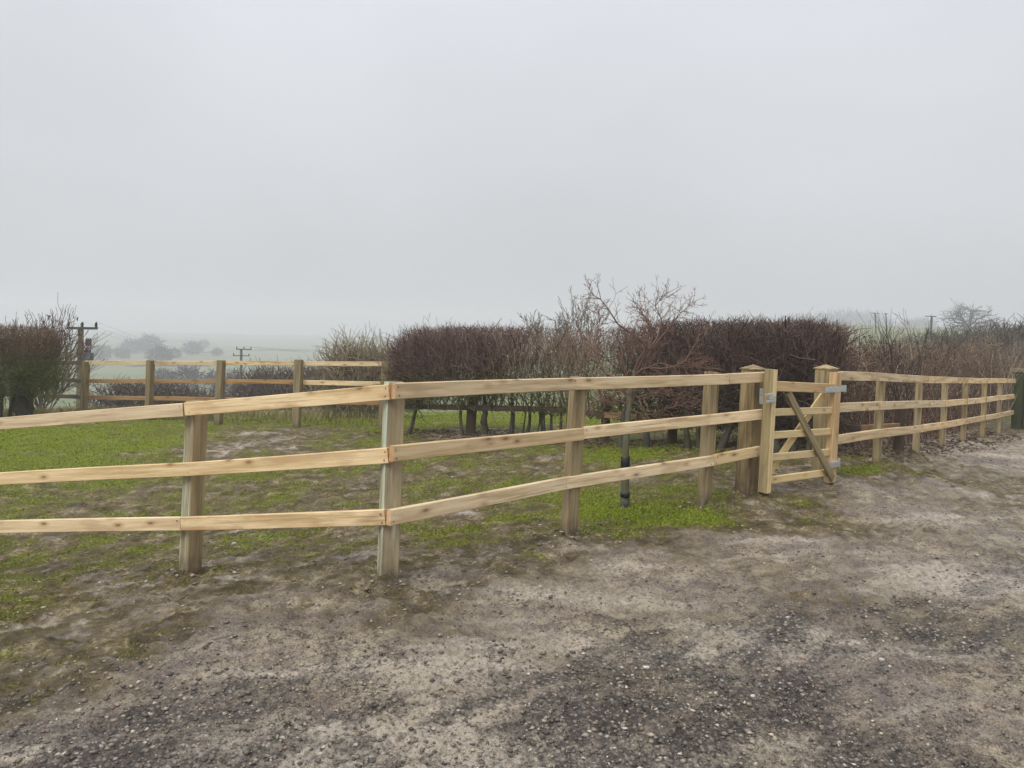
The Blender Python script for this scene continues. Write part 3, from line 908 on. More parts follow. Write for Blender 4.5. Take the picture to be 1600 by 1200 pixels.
    for st in stems:
        st = [np.asarray(q, float) for q in st]
        r = st[-1][0] if len(st[-1]) == 1 else .03
        q = np.array(st[:-1])
        if q[0][2] > gz(q[0][0], q[0][1]) - .05:
            q[0][2] = gz(q[0][0], q[0][1]) - .05
        tt = np.linspace(0, 1, 9)
        base = np.linspace(0, 1, len(q))
        pp = np.stack([np.interp(tt, base, q[:, i]) for i in range(3)], 1)
        pp[1:-1] += rng.normal(size=(7, 3)) * r * .3
        T2 = Tubes(); T2.add(pp, r * np.linspace(1.35, .65, 9) * (1 + .1 * rng.normal(size=9)), 8)
        T2.build('stem', stem_mat or M['bark'], root)
    return root

def gpt(px, d, dz=0):
    q = P(px, 600, d); q[2] = gz(q[0], q[1]) + dz
    return q
def ztop_at(px, py, d):
    return P(px, py, d)[2]

def st(px0, py0, px1, py1, d, r, mid=None):
    a, c = P(px0, py0, d), P(px1, py1, d + .05)
    m_ = (a + c) / 2 + np.array((random.uniform(-.04, .04), random.uniform(-.04, .04), 0)) if mid is None else P(*mid, d)
    return [a, m_, c, np.array([r])]
PURPLE, MOSS = (.135, .085, .070), (.12, .115, .04)
hp = [(617, 14.4), (655, 14.1), (730, 13.5), (800, 13.1), (900, 12.6), (1040, 11.9)]
hedge('clipped_hedge', 'long clipped brown bare hedge with flat top, left of the young paddock tree', [gpt(*q) for q in hp],
      [ztop_at(617, 522, 14.4), ztop_at(655, 516, 14.1), ztop_at(730, 513, 13.5), ztop_at(800, 514, 13.1), ztop_at(900, 517, 12.6), ztop_at(1040, 512, 11.9)],
      [.62, .6, .6, .58, .5, .4], 1.05, 11500,
      [st(637, 672, 652, 625, 13.9, .03, (648, 650)), st(723, 683, 722, 625, 13.2, .025), st(757, 682, 757, 620, 13.2, .05), st(801, 677, 800, 615, 13.1, .035), st(824, 674, 832, 615, 13.0, .025),
       st(848, 675, 842, 625, 12.9, .02), st(853, 675, 850, 620, 12.8, .018), st(862, 677, 866, 620, 12.7, .02), st(877, 680, 876, 620, 12.6, .022), st(888, 682, 890, 620, 12.6, .02),
       st(838, 674, 846, 630, 12.9, .012), st(815, 672, 822, 625, 13.1, .012)],
      PURPLE, MOSS, thin=((0, .08, .42, .6, 1), (.7, 1, .95, .32, .22)), tan=((0, .4, .58, 1), (0, .1, .8, .9)))
TANH = (.115, .075, .052)
hp = [(970, 12.3), (1050, 11.8), (1120, 11.3), (1210, 10.8), (1316, 10.3)]
hedge('clipped_hedge', 'dark reddish-brown clipped hedge standing behind the small gate', [gpt(*q) for q in hp],
      [ztop_at(985, 514, 12.3), ztop_at(1050, 507, 11.8), ztop_at(1120, 504, 11.3), ztop_at(1210, 504, 10.8), ztop_at(1318, 505, 10.3)],
      [.4, .36, .32, .32, .28], 1.1, 10500,
      [st(970, 693, 975, 640, 11.7, .05), st(1011, 699, 1014, 640, 11.5, .04), st(1074, 702, 1072, 640, 11.2, .04), st(1124, 706, 1152, 640, 10.9, .045, (1140, 670)), st(1092, 700, 1096, 640, 11.1, .03),
       st(1212, 712, 1210, 640, 10.3, .05), st(1236, 712, 1240, 650, 10.3, .03), st(1262, 712, 1258, 650, 10.2, .03)],
      (.112, .074, .06), (.07, .054, .036), moss_k=.7, stick=.6, top_noise=.05, round_ends=.3, drop=.12, thin=((0, .1, .28, 1), (.15, .3, .95, 1)))
# left hedge
hp = [(-150, 15.6), (-60, 15.9), (30, 16.3), (90, 16.6)]
hedge('clipped_hedge', 'green-tinged clipped hedge on two thick stems at the left edge of view', [gpt(*q) for q in hp],
      [ztop_at(-150, 506, 15.6), ztop_at(-60, 508, 15.9), ztop_at(30, 511, 16.3), ztop_at(80, 514, 16.6)],
      [.6, .55, .5, .5], 1.4, 7000,
      [st(34, 648, 36, 585, 16.4, .10), st(44, 648, 45, 585, 16.5, .085), st(14, 648, 30, 590, 16.4, .03, (20, 625)), st(30, 648, 32, 590, 16.3, .03), st(-1, 645, 0, 590, 16.2, .05)],
      (.13, .085, .05), (.115, .13, .03), moss_k=2.2, round_ends=.4, shoots=250, drop=.12)

# free-growing bare trees and shrubs
def grow(out, p, d, length, r, level, levels, spread, up, nchild, ratio=.62, npt=6, wob=.12, shade=None):
    p = np.asarray(p, float); d = unit(d)
    pts = [p]; q = p; dd = d
    for i in range(npt - 1):
        dd = unit(dd + rng.normal(size=3) * wob + np.array((0, 0, up)) * .5 / npt)
        q = q + dd * length / (npt - 1)
        pts.append(q)
    pts = np.array(pts)
    rr = r * np.linspace(1, .5 if level < levels else .25, npt)
    out.append((pts, rr, level))
    if level >= levels:
        return
    k = max(1, int(round(nchild[min(level, len(nchild) - 1)] * random.uniform(.8, 1.2))))
    for i in range(k):
        t = random.uniform(.25, 1.0) if i < k - 1 else 1.0
        f = t * (npt - 1); i0 = min(int(f), npt - 2)
        pos = pts[i0] + (pts[i0 + 1] - pts[i0]) * (f - i0)
        axis = unit(pts[i0 + 1] - pts[i0])
        side = rng.normal(size=3); side -= axis * (side @ axis); side = unit(side)
        a = spread * random.uniform(.6, 1.3) * (.45 if i == k - 1 else 1)
        nd = axis * math.cos(a) + side * math.sin(a)
        grow(out, pos, nd, length * ratio * random.uniform(.7, 1.15), r * (1 - .5 * t) * .7, level + 1, levels, spread, up, nchild, ratio, npt, wob)

def build_tree(name, label, branches, cat, tint, trunk_levels=0, trunk_mat=None, group=None, sides=4, minr=.0016, loc=None, tint2=None):
    root = tag(empty(name, branches[0][0][0] if loc is None else loc), label, cat, group)
    tr, cr = Tubes(), Tubes()
    byn = {}
    for pts, rr, lv in branches:
        if lv <= trunk_levels:
            tr.add(pts, rr, 9, tint)
        else:
            byn.setdefault((len(pts), lv), []).append((pts, np.maximum(rr, minr)))
    for (npt, lv), lst in byn.items():
        n = len(lst)
        mv = np.full(n, min(1, lv / 4.0))
        cr.add(np.array([a for a, _ in lst]), np.array([r for _, r in lst]), sides if lv < 3 else 3, jitter_col(tint, n, .25, tint2 or tint, mv))
    if tr.v:
        tr.build('trunk', trunk_mat or M['bark_grey'], root)
    cr.build('crown', M['twig'], root)
    return root

# young tree inside the paddock
TD = 7.5
br = []
def pl(pix, r0, r1, lv, dz=0.0):
    pts = np.array([P(x, y, TD + (dz * i / max(1, len(pix) - 1))) for i, (x, y) in enumerate(pix)])
    t = np.linspace(0, 1, 10); bse = np.linspace(0, 1, len(pix))
    pts = np.stack([np.interp(t, bse, pts[:, i]) for i in range(3)], 1)
    pts[1:-1] += rng.normal(size=(8, 3)) * .006
    rr = np.linspace(r0, r1, 10)
    br.append((pts, rr, lv))
    return pts
pl([(976.5, 850), (977.5, 800), (978, 760), (977, 712), (980, 660), (984, 620), (988, 598), (991, 578)], .046, .017, 0)
br[0][1][:] *= 1 + .07 * rng.normal(size=10)
main = [
 ([(988, 590), (1000, 578), (1012, 576), (1047, 577), (1070, 566), (1082, 545), (1092, 525)], .02, .006, .15),
 ([(988, 590), (1000, 560), (1015, 542), (995, 525), (975, 517), (955, 492), (942, 470), (931, 462), (921, 452)], .018, .003, -.2),
 ([(1010, 548), (1022, 522), (1013, 500), (1002, 486), (994, 476)], .011, .003, .2),
 ([(1014, 545), (1030, 520), (1033, 500), (1030, 492), (1024, 478), (1036, 466), (1042, 458)], .011, .003, -.1),
 ([(1018, 545), (1040, 520), (1047, 505), (1060, 494), (1070, 484), (1082, 472)], .012, .003, .3),
 ([(982, 600), (960, 590), (947, 585), (935, 560), (932, 545), (912, 522), (900, 505)], .013, .004, .25),
 ([(932, 545), (934, 520), (938, 495), (930, 480)], .006, .003, .2),
 ([(984, 600), (972, 570), (975, 545), (985, 535), (1000, 530)], .009, .003, -.25),
 ([(987, 592), (1005, 560), (1012, 530), (1018, 512), (1015, 494)], .012, .003, .35),
 ([(1000, 578), (1030, 568), (1060, 573), (1085, 571), (1108, 578)], .009, .003, -.2),
 ([(984, 610), (1000, 625), (1015, 618), (1018, 602), (1030, 590)], .007, .003, -.1),
 ([(982, 640), (1010, 650), (1035, 640), (1060, 632), (1090, 640)], .008, .002, .1),
 ([(982, 620), (1015, 615), (1050, 612), (1080, 622), (1100, 640)], .008, .002, .25),
 ([(980, 645), (960, 640), (950, 625), (966, 610)], .007, .002, -.1),
 ([(982, 632), (955, 620), (930, 628), (912, 645)], .007, .002, .2)]
for pix, r0, r1, dz in main:
    pts = pl(pix, r0 * .8, r1 * .6, 1, dz)
    ax = None
    for i in range(2, 10):
        for rep in range(4):
            if random.random() < .8:
                a = unit(pts[i] - pts[i - 1]); sdv = rng.normal(size=3); sdv -= a * (sdv @ a)
                up_ = .2 if pts[i][2] > 1.1 else .05
                nd = unit(a * .8 + unit(sdv) * .8 + np.array((0, 0, up_)))
                grow(br, pts[i], nd, random.uniform(.08, .2) * (.6 if i > 7 else 1.0), .0028, 2, 4, .6, .05, [3, 3, 2], .6, 5, .2)
tree = build_tree('young_tree', 'small bare tree with a pale trunk and reddish twigs inside the paddock', br, 'tree', (.16, .105, .075), 0, M['bark_pale'], minr=.0018, tint2=(.21, .12, .09))
def band(name, px, py0, py1, r, mat, parent):
    T = Tubes(); a, c = P(px, py1, TD), P(px + .5, py0, TD)
    tp = br[0][0]
    for q in (a, c):
        q[0] = np.interp(q[2], tp[:, 2], tp[:, 0]); q[1] = np.interp(q[2], tp[:, 2], tp[:, 1])
    r = max(r, float(np.interp(a[2], tp[:, 2], br[0][1])) * 1.06)
    T.add(np.array([a, a + (c - a) * .05, a + (c - a) * .5, a + (c - a) * .95, c]), np.array([r * .9, r, r * 1.02, r, r * .9]), 12)
    return T.build(name, mat, parent)
band('tree_tie', 978.5, 713, 731, .0455, M['rubber'], tree)
band('tree_tie', 979, 769, 777, .047, M['rubber'], tree)
band('trunk_guard', 977.5, 779, 830, .0475, M['guard'], tree)

def bare(name, label, px, py_top, d, levels, r, spread, nchild, cat='tree', tint=(.11, .10, .085), ratio=.66, up=.5, minr=None, multi=1, lean=0, trunk_frac=.36, base_py=None, mat=None, tint2=None, wob=.12, twist=.35, group=None):
    b0 = gpt(px, d)
    h = ztop_at(px, py_top, d) - b0[2]
    out = []
    for k in range(multi):
        dirv = (random.uniform(-twist, twist) * (multi > 1) + lean, random.uniform(-twist, twist) * (multi > 1), 1)
        grow(out, b0 + np.array((random.uniform(-.1, .1) * (multi > 1), random.uniform(-.1, .1) * (multi > 1), -.1)), dirv, h * trunk_frac * random.uniform(.85, 1.1), r, 0, levels, spread, up, nchild, ratio, 6, wob)
    zmax = max(p_[:, 2].max() for p_, _, _ in out); sc = h / (zmax - b0[2])
    out = [(b0 + (p_ - b0) * sc, r_, l_) for p_, r_, l_ in out]
    return build_tree(name, label, out, cat, tint, 0 if multi == 1 else -1, mat, minr=minr or d * .00022, loc=b0, tint2=tint2, group=group)
bare('bare_tree', 'grey bare upright tree rising behind the long hedge', 886, 445, 24, 4, .035, .42, [4, 4, 3, 3], tint=(.17, .15, .12), up=.35, trunk_frac=.5, minr=.008, ratio=.62, multi=8, twist=.38)
bare('bare_shrub', 'thin grey bare shrub poking above the left end of the long hedge', 640, 488, 27, 4, .035, .6, [4, 4, 3, 2], 'shrub', (.2, .19, .175), multi=9, twist=.9, up=.5, minr=.006)
random.seed(11); rng = np.random.default_rng(11)
shrub = bare('bare_shrub', 'tall bare shrub with dark seed clusters behind the left hedge', 66, 455, 19.8, 4, .018, .42, [5, 4, 3, 2], 'shrub', (.17, .13, .105), multi=15, twist=.3, up=.6, minr=.0055, tint2=(.13, .08, .06), trunk_frac=.5)
cv = shrub.children[0].data
co = np.empty(len(cv.vertices) * 3, np.float32); cv.vertices.foreach_get('co', co); co = co.reshape(-1, 3) + np.array(shrub.location, np.float32)
hi = co[co[:, 2] > np.percentile(co[:, 2], 72)]
T = Tubes()
for c0 in hi[rng.choice(len(hi), 34, replace=False)]:
    for k in range(5):
        a = c0 + rng.normal(size=3) * .03
        T.add(np.array([a, a + (0, 0, .015), a + (0.005, 0, .04), a + (0, 0, .055)]), np.array([.003, .012, .012, .003]), 5, (.09, .04, .03))
tag(T.build('seed_clusters', M['twig'], shrub), kind='stuff')

# oak on the right, far away in the mist
random.seed(21); rng = np.random.default_rng(21)
def oak(name, label, px, d, top_py, half_px):
    b0 = gpt(px, d)
    b0[2] = min(b0[2], P(px, 522, d)[2])
    h = ztop_at(px, top_py, d) - b0[2]
    half = half_px / FPX * d
    out = [(np.array([b0 + np.array((.1 * z, 0, z * h * .24 - .3)) for z in np.linspace(0, 1, 6)]), np.linspace(.62, .45, 6), 0)]
    f = b0 + np.array((0, 0, h * .22))
    for k in range(13):
        a = k / 13 * 2 * math.pi * 2 + random.uniform(-.3, .3)
        el = (.12, .5, .9, 1.3)[k % 4] + random.uniform(-.12, .12)
        tip = f + np.array((math.cos(a) * math.cos(el) * half, math.sin(a) * math.cos(el) * half, math.sin(el) * h * .78))
        mid = f + (tip - f) * .5 + np.array((0, 0, .07 * h)) + rng.normal(size=3) * .3
        t = np.linspace(0, 1, 8)[:, None]
        limb = (1 - t) ** 2 * f + 2 * t * (1 - t) * mid + t * t * (f + (tip - f) * .82)
        limb[1:-1] += rng.normal(size=(6, 3)) * .18
        out.append((limb, np.linspace(.3, .1, 8), 1))
        for q in range(3, 8):
            for rep_ in range(3):
                axis = unit(limb[q] - limb[q - 1]); side = rng.normal(size=3); side -= axis * (side @ axis)
                nd = unit(axis * .7 + unit(side) * .8 + unit(limb[q] - f) * .3)
                grow(out, limb[q], nd, half * .26 * random.uniform(.7, 1.2), .07, 2, 4, .6, .05, [3, 3, 2], .62, 5, .2)
    zmax = max(p_[:, 2].max() for p_, _, _ in out); sc = h / (zmax - b0[2])
    xs = np.concatenate([p_[:, 0] for p_, _, _ in out]); sx = half / np.percentile(np.abs(xs - b0[0]), 99.5)
    out = [(b0 + (p_ - b0) * np.array((sx, sx, sc)), r_, l_) for p_, r_, l_ in out]
    return build_tree(name, label, out, 'tree', (.04, .036, .032), 0, M['bark_grey'], minr=.036, loc=b0, tint2=(.09, .08, .07))
oak('oak_tree', 'round-crowned bare oak standing in the mist at the right', 1512, 175, 466, 48)

# ------------------------------------------------------------------ thicket behind the right fence
def thicket(name, label, path, hts, width, n_cane, n_twig, tint, tint2, cat='thicket', cane_len=(.5, 1.3), r=.004):
    path = np.array(path); hts = np.array(hts)
    seg = np.linalg.norm(np.diff(path[:, :2], axis=0), axis=1); s = np.concatenate([[0], np.cumsum(seg)])
    root = tag(empty(name, path[0]), label, cat)
    def spot(n):
        u = rng.random(n) * s[-1]
        x = np.interp(u, s, path[:, 0]); y = np.interp(u, s, path[:, 1]); h = np.interp(u, s, hts)
        k = np.clip(np.searchsorted(s, u) - 1, 0, len(seg) - 1)
        nx = -(path[k + 1, 1] - path[k, 1]) / seg[k]; ny = (path[k + 1, 0] - path[k, 0]) / seg[k]
        w = rng.random(n) * width
        x = x + nx * w; y = y + ny * w
        return x, y, ground(x, y), h * (.5 + 1.0 * fbm(x * .7, y * .7, 4, 61)) , u
    T = Tubes()
    n = n_cane
    x, y, z, h, u = spot(n)
    ha = math.atan2(path[-1][1] - path[0][1], path[-1][0] - path[0][0])
    a = ha + rng.uniform(-.1, math.pi + .1, n)
    reach = .0 + cane_len[0] + (cane_len[1] - cane_len[0]) * rng.random(n)
    hh = h * (.2 + .8 * rng.random(n))
    t = np.linspace(0, 1, 8)[None, :]
    skew = .9 + .9 * rng.random(n)
    X = x[:, None] + np.cos(a)[:, None] * reach[:, None] * t
    Y = y[:, None] + np.sin(a)[:, None] * reach[:, None] * t
    Z = z[:, None] + hh[:, None] * np.sin(np.clip(t * skew[:, None] * 1.75, 0, 2.9)) + .02
    pts = np.stack([X, Y, Z], 2) + rng.normal(size=(n, 8, 3)) * .02
    T.add(pts, (r * (.7 + .8 * rng.random(n)))[:, None] * np.linspace(1, .5, 8)[None, :], 3, jitter_col(tint, n, .35, tint2, (rng.random(n) < .16).astype(float)))
    n = n_twig
    x, y, z, h, u = spot(n)
    p0 = np.stack([x, y, z + h * rng.random(n) ** .8 * .95], 1)
    d = rng.normal(size=(n, 3)); d[:, 2] += .1
    T.add(twig_lines(p0, d, .12 + .26 * rng.random(n), 4, .5), (r * .8 * (.6 + .8 * rng.random(n)))[:, None] * np.array([1, .9, .7, .4])[None, :], 3, jitter_col(tint, n, .4, tint2, (rng.random(n) < .15).astype(float)))
    n = n_twig // 26                                      # stalks standing above the tangle
    x, y, z, h, u = spot(n)
    p0 = np.stack([x, y, z + h * .55], 1)
    d = rng.normal(size=(n, 3)) * .25; d[:, 2] += 1
    T.add(twig_lines(p0, d, h * (.3 + .35 * rng.random(n) ** 2), 6, .2), (r * 1.1 * (.6 + .8 * rng.random(n)))[:, None] * np.linspace(1, .4, 6)[None, :], 3, jitter_col(np.array(tint) * .7, n, .4, tint2, (rng.random(n) < .3).astype(float)))
    n = n_twig // 2                                       # withered leaves caught among the canes
    x, y, z, h, u = spot(n)
    c0 = np.stack([x, y, z + h * rng.random(n) * .95], 1)
    e1 = rng.normal(size=(n, 3)); e1 /= np.linalg.norm(e1, axis=1, keepdims=True)
    T.build('canes', M['twig'], root)
    L_ = Tubes()
    L_.add(np.stack([c0, c0 + e1 * .02, c0 + e1 * .05, c0 + e1 * .065], 1), np.array([.002, .016, .012, .001])[None, :] * (.6 + .7 * rng.random(n))[:, None], 3, jitter_col(np.array(tint) * .8, n, .5, (.06, .07, .025), (rng.random(n) < .2).astype(float)))
    tag(L_.build('leaves', M['twig'], root), kind='stuff')
    return root
th = [(1296, 11.0), (1355, 11.2), (1412, 12.6), (1455, 14.1), (1488, 15.8), (1522, 17.5), (1580, 20.2), (1690, 21.4)]
def ht(px, py, d):
    q = gpt(px, d); return ztop_at(px, py, d) - q[2]
thicket('bramble_thicket', 'tangled brown bramble thicket behind the right-hand fence', [gpt(*q) for q in th],
        [ht(1308, 572, 11.0), ht(1372, 552, 11.3), ht(1432, 546, 12.6), ht(1474, 550, 14), ht(1508, 552, 15.6), ht(1540, 553, 17.2), ht(1600, 556, 19.6), ht(1690, 556, 20.4)], 1.9, 4600, 7000,
        (.145, .085, .055), (.34, .27, .19), cane_len=(.7, 2.1))
th2 = [(1318, 14), (1400, 15), (1500, 18), (1620, 23)]
thicket('bramble_thicket', 'pale brown dead stems rising behind the bramble thicket at the right', [gpt(*q) for q in th2],
        [ht(1318, 556, 14), ht(1400, 538, 15), ht(1500, 545, 18), ht(1620, 538, 23)], 1.6, 900, 3000, (.24, .18, .125), (.3, .26, .17), cane_len=(.1, .4), r=.005)
sapl = [(1411, 478, 12.6, .012, 'dark forked sapling standing tallest above the brambles'), (1345, 508, 12.2, .008, 'thin straight dark sapling beside the end of the dark hedge'),
        (1378, 497, 12.4, .007, 'slender bare sapling midway along the brambles, left of the forked one'), (1567, 500, 17.5, .014, 'pale leaning bare sapling near the far end of the fence'),
        (1440, 492, 13.2, .007, 'wispy bare sapling just right of the forked one')]
for px, py, d, r, lab in sapl:
    bare('sapling', lab, px, py, d, 3, r, .38, [6, 3, 2], 'sapling', (.30, .25, .19) if px == 1567 else (.06, .045, .038), multi=3 if px == 1411 else 2, twist=.12, up=.9, minr=.0028, trunk_frac=.62, lean=.16 if px == 1567 else .02, group='saplings in the brambles')

# hedges and trees further off
def far_bush(name, label, path, tops, width, n, tint, tint2, cat, r, group=None, under=.05, lenk=1.0):
    path = np.array(path); tops = np.array(tops)
    seg = np.linalg.norm(np.diff(path[:, :2], axis=0), axis=1); s = np.concatenate([[0], np.cumsum(seg)])
    root = tag(empty(name, path[0]), label, cat, group)
    u = rng.random(n) * s[-1]
    x = np.interp(u, s, path[:, 0]) + rng.normal(size=n) * width * .35; y = np.interp(u, s, path[:, 1]) + rng.normal(size=n) * width * .35
    z0 = ground(x, y); h = np.interp(u, s, tops) - np.interp(u, s, path[:, 2])
    endk = np.clip(np.minimum(u, s[-1] - u) / (s[-1] * .14), .3, 1) ** .5
    h = h * endk * (.7 + .6 * fbm(u * 1.1 / max(1, width), u * 0 + 2, 4, 77))
    p0 = np.stack([x, y, z0 + h * rng.random(n) ** .85 * .85], 1)
    d = rng.normal(size=(n, 3)) * np.array((.7, .7, .5)); d[:, 2] += .8
    T = Tubes()
    T.add(twig_lines(p0, d, h * lenk * (.15 + .25 * rng.random(n)), 4, .3), (r * (.6 + .8 * rng.random(n)))[:, None] * np.array([1, .85, .65, .35])[None, :], 3, jitter_col(tint, n, .3, tint2, rng.random(n)))
    T.build('twigs', M['twig'], root)
    return root
far_bush('bare_shrub', 'pale straw-coloured bare shrub just beyond the end of the far fence', [gpt(508, 18.2), gpt(550, 18.0), gpt(612, 17.6)], [ztop_at(508, 552, 18.2), ztop_at(550, 540, 18.0), ztop_at(612, 546, 17.6)], .7, 3000, (.36, .31, .21), (.2, .155, .09), 'shrub', .0075)
far_bush('hedgerow', 'low brown hedgerow beyond the far fence, left half', [gpt(150, 27), gpt(260, 27), gpt(345, 28)], [ztop_at(150, 601, 27), ztop_at(260, 599, 27), ztop_at(345, 600, 28)], 1.3, 3200, (.085, .062, .055), (.12, .09, .075), 'hedge', .012)
far_bush('hedgerow', 'taller brown hedgerow beyond the far fence, towards the pale shrub', [gpt(360, 33), gpt(430, 31), gpt(520, 28), gpt(600, 26)], [ztop_at(360, 592, 33), ztop_at(430, 575, 31), ztop_at(520, 569, 28), ztop_at(600, 565, 26)], 1.6, 5200, (.085, .06, .05), (.12, .085, .065), 'hedge', .012)
far_bush('hedgerow', 'grey hedgerow in the mist beneath the oak', [gpt(1395, 50), gpt(1480, 46), gpt(1560, 38), gpt(1640, 32)], [ztop_at(1395, 522, 50), ztop_at(1480, 519, 46), ztop_at(1560, 513, 38), ztop_at(1640, 508, 32)], 2.0, 5000, (.075, .06, .052), (.10, .085, .065), 'hedge', .017)

def far_tree(px, d, top_py, half_px, label, name='valley_tree', n=260, base_py=None, tint=(.06, .062, .055)):
    b0 = gpt(px, d)
    if base_py is not None:
        pass
    half = half_px / FPX * d
    h = max(ztop_at(px, top_py, d) - b0[2], half * 1.1)
    root = tag(empty(name, b0), label, 'tree', 'trees in the misty valley' if px < 700 else 'trees on the misty hill')
    T = Tubes(); T.add(np.array([b0 + (0, 0, -.5), b0 + (0, 0, h * .25), b0 + (0.1, 0, h * .6)]), np.array([.05, .04, .02]) * h, 6)
    T.build('trunk', M['bark_grey'], root)
    u = rng.normal(size=(n, 3)); u /= np.linalg.norm(u, axis=1, keepdims=True); u *= (rng.random(n) ** .33)[:, None]
    lump = .75 + .5 * fbm(u[:, 0] * 2 + px, u[:, 2] * 2, 2, 4)
    c = b0 + np.array((0, 0, h * .56)) + u * np.array((half, half, h * .44)) * lump[:, None]
    dv = u + rng.normal(size=(n, 3)) * .6
    T = Tubes(); T.add(twig_lines(c, dv, half * (.25 + .35 * rng.random(n)), 4, .4), (half * .035 * (.6 + .8 * rng.random(n)))[:, None] * np.array([1, .9, .7, .4])[None, :], 3, jitter_col(tint, n, .3))
    T.build('crown', M['twig'], root)
VT = [(157, 150, 541, 14, 'misty round tree in the valley just right of the utility pole'), (190, 160, 544, 11, 'small misty tree in the valley between the first two posts right of the pole'),
      (232, 230, 526, 17, 'faint tree high on the valley side above the second fence post'), (250, 165, 543, 18, 'broad misty tree in the valley right of the second fence post'),
      (272, 170, 546, 9, 'narrow misty tree just right of the broad valley tree'), (316, 200, 532, 8, 'faint tall tree on the valley side left of the far power pole'),
      (338, 150, 545, 8, 'slim misty tree beside the third fence post'), (205, 260, 532, 14, 'faint flat tree group on the upper valley side'),
      (255, 90, 577, 16, 'grey bush in the field seen between the rails left of the third post'), (293, 85, 575, 22, 'broad grey thicket in the field seen between the upper rails'),
      (335, 80, 576, 14, 'grey bush behind the third fence post'), (365, 76, 577, 13, 'grey bush at the foot of the far power pole'), (300, 240, 536, 13, 'faint tree on the valley slope above the broad thicket'),
      (410, 55, 574, 12, 'brown bush right of the far power pole between the rails')]
for px, d, tp, hf, lab in VT:
    far_tree(px, dist_at(px, tp + 1.5 * hf) if d > 100 else d * 1.6, tp, hf, lab, n=420)
HT_ = [(1268, 190, 500, 20), (1296, 195, 495, 22), (1322, 190, 492, 24), (1350, 200, 494, 22), (1376, 190, 496, 16), (1440, 160, 503, 16), (1416, 170, 506, 14)]
for k, (px, d, tp, hf) in enumerate(HT_):
    far_tree(px, d * 3.4, tp, hf, ['first', 'second', 'third', 'fourth', 'fifth', 'seventh', 'sixth'][k] + ' faint tree from the left in the misty treeline above the right fence', 'hill_tree', n=420)

for a_, lab in (([(140, 300, 549), (230, 310, 545), (345, 320, 549)], 'lower faint hedge line across the misty valley fields'), ([(180, 420, 535), (260, 430, 532), (335, 440, 535)], 'middle faint hedge line across the misty valley fields'),
                ([(385, 330, 546), (440, 330, 546), (500, 330, 547)], 'faint hedge line in the mist right of the distant power pole'), ([(200, 190, 571), (240, 190, 571), (330, 195, 571)], 'nearest faint hedge line in the valley, seen just below the far top rail')):
    a_ = [(p_, dist_at(p_, y_ + 3), y_) for p_, d_, y_ in a_]
    far_bush('field_hedge', lab, [gpt(p_, d_) for p_, d_, _ in a_], [gpt(p_, d_)[2] + .0028 * d_ for p_, d_, _ in a_], 2.5, 1600, (.06, .06, .05), (.09, .085, .06), 'hedge', .09, 'hedge lines in the valley')
# ------------------------------------------------------------------ poles and wires
def pole(label, px, top_py, d, r, arms, name='utility_pole', mat=None, lean=0.0, ins=True, box=False, extra=0.0, group=None):
    b0 = gpt(px, d)
    top = P(px + lean, top_py, d)
    root = tag(empty(name, b0), label, 'pole', group)
    T = Tubes(); T.add(np.array([b0 - (0, 0, .3), b0 + (top - b0) * .5, top, top + (0, 0, .01)]), np.array([r * 1.25, r * 1.1, r, .001]), 10)
    T.build('shaft', mat or M['pole'], root)
    ends = []
    for (dy, x0, x1, th_) in arms:
        a = P(x0, top_py + dy, d - r * 1.3); c = P(x1, top_py + dy + .6, d - r * 1.3)
        arm = sweep('crossarm', [a, c], th_, th_, M['iron'], root, sub=1, warp=0, cham=.01)
        if ins:
            for t in (0.04, .5, .96):
                q = a + (c - a) * t
                T = Tubes(); zz = np.array([0, .02, .1, .12, .2, .22, .3]) * .8
                T.add(np.array([q + (0, 0, th_ * .4 + z) for z in zz]) if extra >= 0 else np.array([q - (0, 0, th_ * .4 + z) for z in zz]), np.array([.02, .09, .07, .12, .08, .1, .02]) * .6, 8)
                T.build('insulator', M['porcelain'], root)
                ends.append(q + np.array((0, 0, .3)))
    if box:
        c = P(px + 12, 557, d - .1)
        box_part('transformer', c, (.36, .34, .34), ((1, 0, 0), (0, 1, 0), (0, 0, 1)), M['steelbox'], root, .03)
        for dx in (-.1, 0, .1):
            q = c + np.array((dx, 0, .17)); T = Tubes()
            T.add(np.array([q, q + (0, 0, .05), q + (0, 0, .12), q + (0, 0, .2)]), np.array([.03, .05, .03, .01]), 8)
            T.build('bushing', M['porcelain'], root)
        for k in (-1, 0, 1):
            q = P(px + 13 + k * 3, 541, d - .1)
            T = Tubes(); T.add(np.array([q, q + (0, 0, .08), q + (0, 0, .3), q + (0, 0, .36)]), np.array([.015, .05, .05, .01]), 8)
            T.build('fuse', M['porcelain'], root)
    return root, ends
p1, e1 = pole('wooden utility pole with a crossarm and transformer beside the left bush', 125, 511, 34, .115, [(1.5, 105, 152, .11)], lean=1.5, box=True)
p2, e2 = pole('distant power pole with two crossarms, centred between two far fence posts', 377, 545, 80, .13, [(0.5, 369, 393, .10), (10.5, 364, 390, .08)], mat=M['pole_grey'])
pole('leaning T-shaped pole in the mist left of the oak', 1452, 494, 75, .09, [(0, 1446, 1463, .08)], mat=M['pole_grey'], lean=4, ins=False)
pole('faint left-hand thin pole in front of the misty treeline', 1367, 489, 110, .08, [(0, 1360, 1374, .08)], mat=M['pole_grey'], ins=False)
pole('faint right-hand thin pole at the end of the misty treeline', 1384, 489, 110, .08, [(1, 1381, 1388, .06)], mat=M['pole_grey'], ins=False)
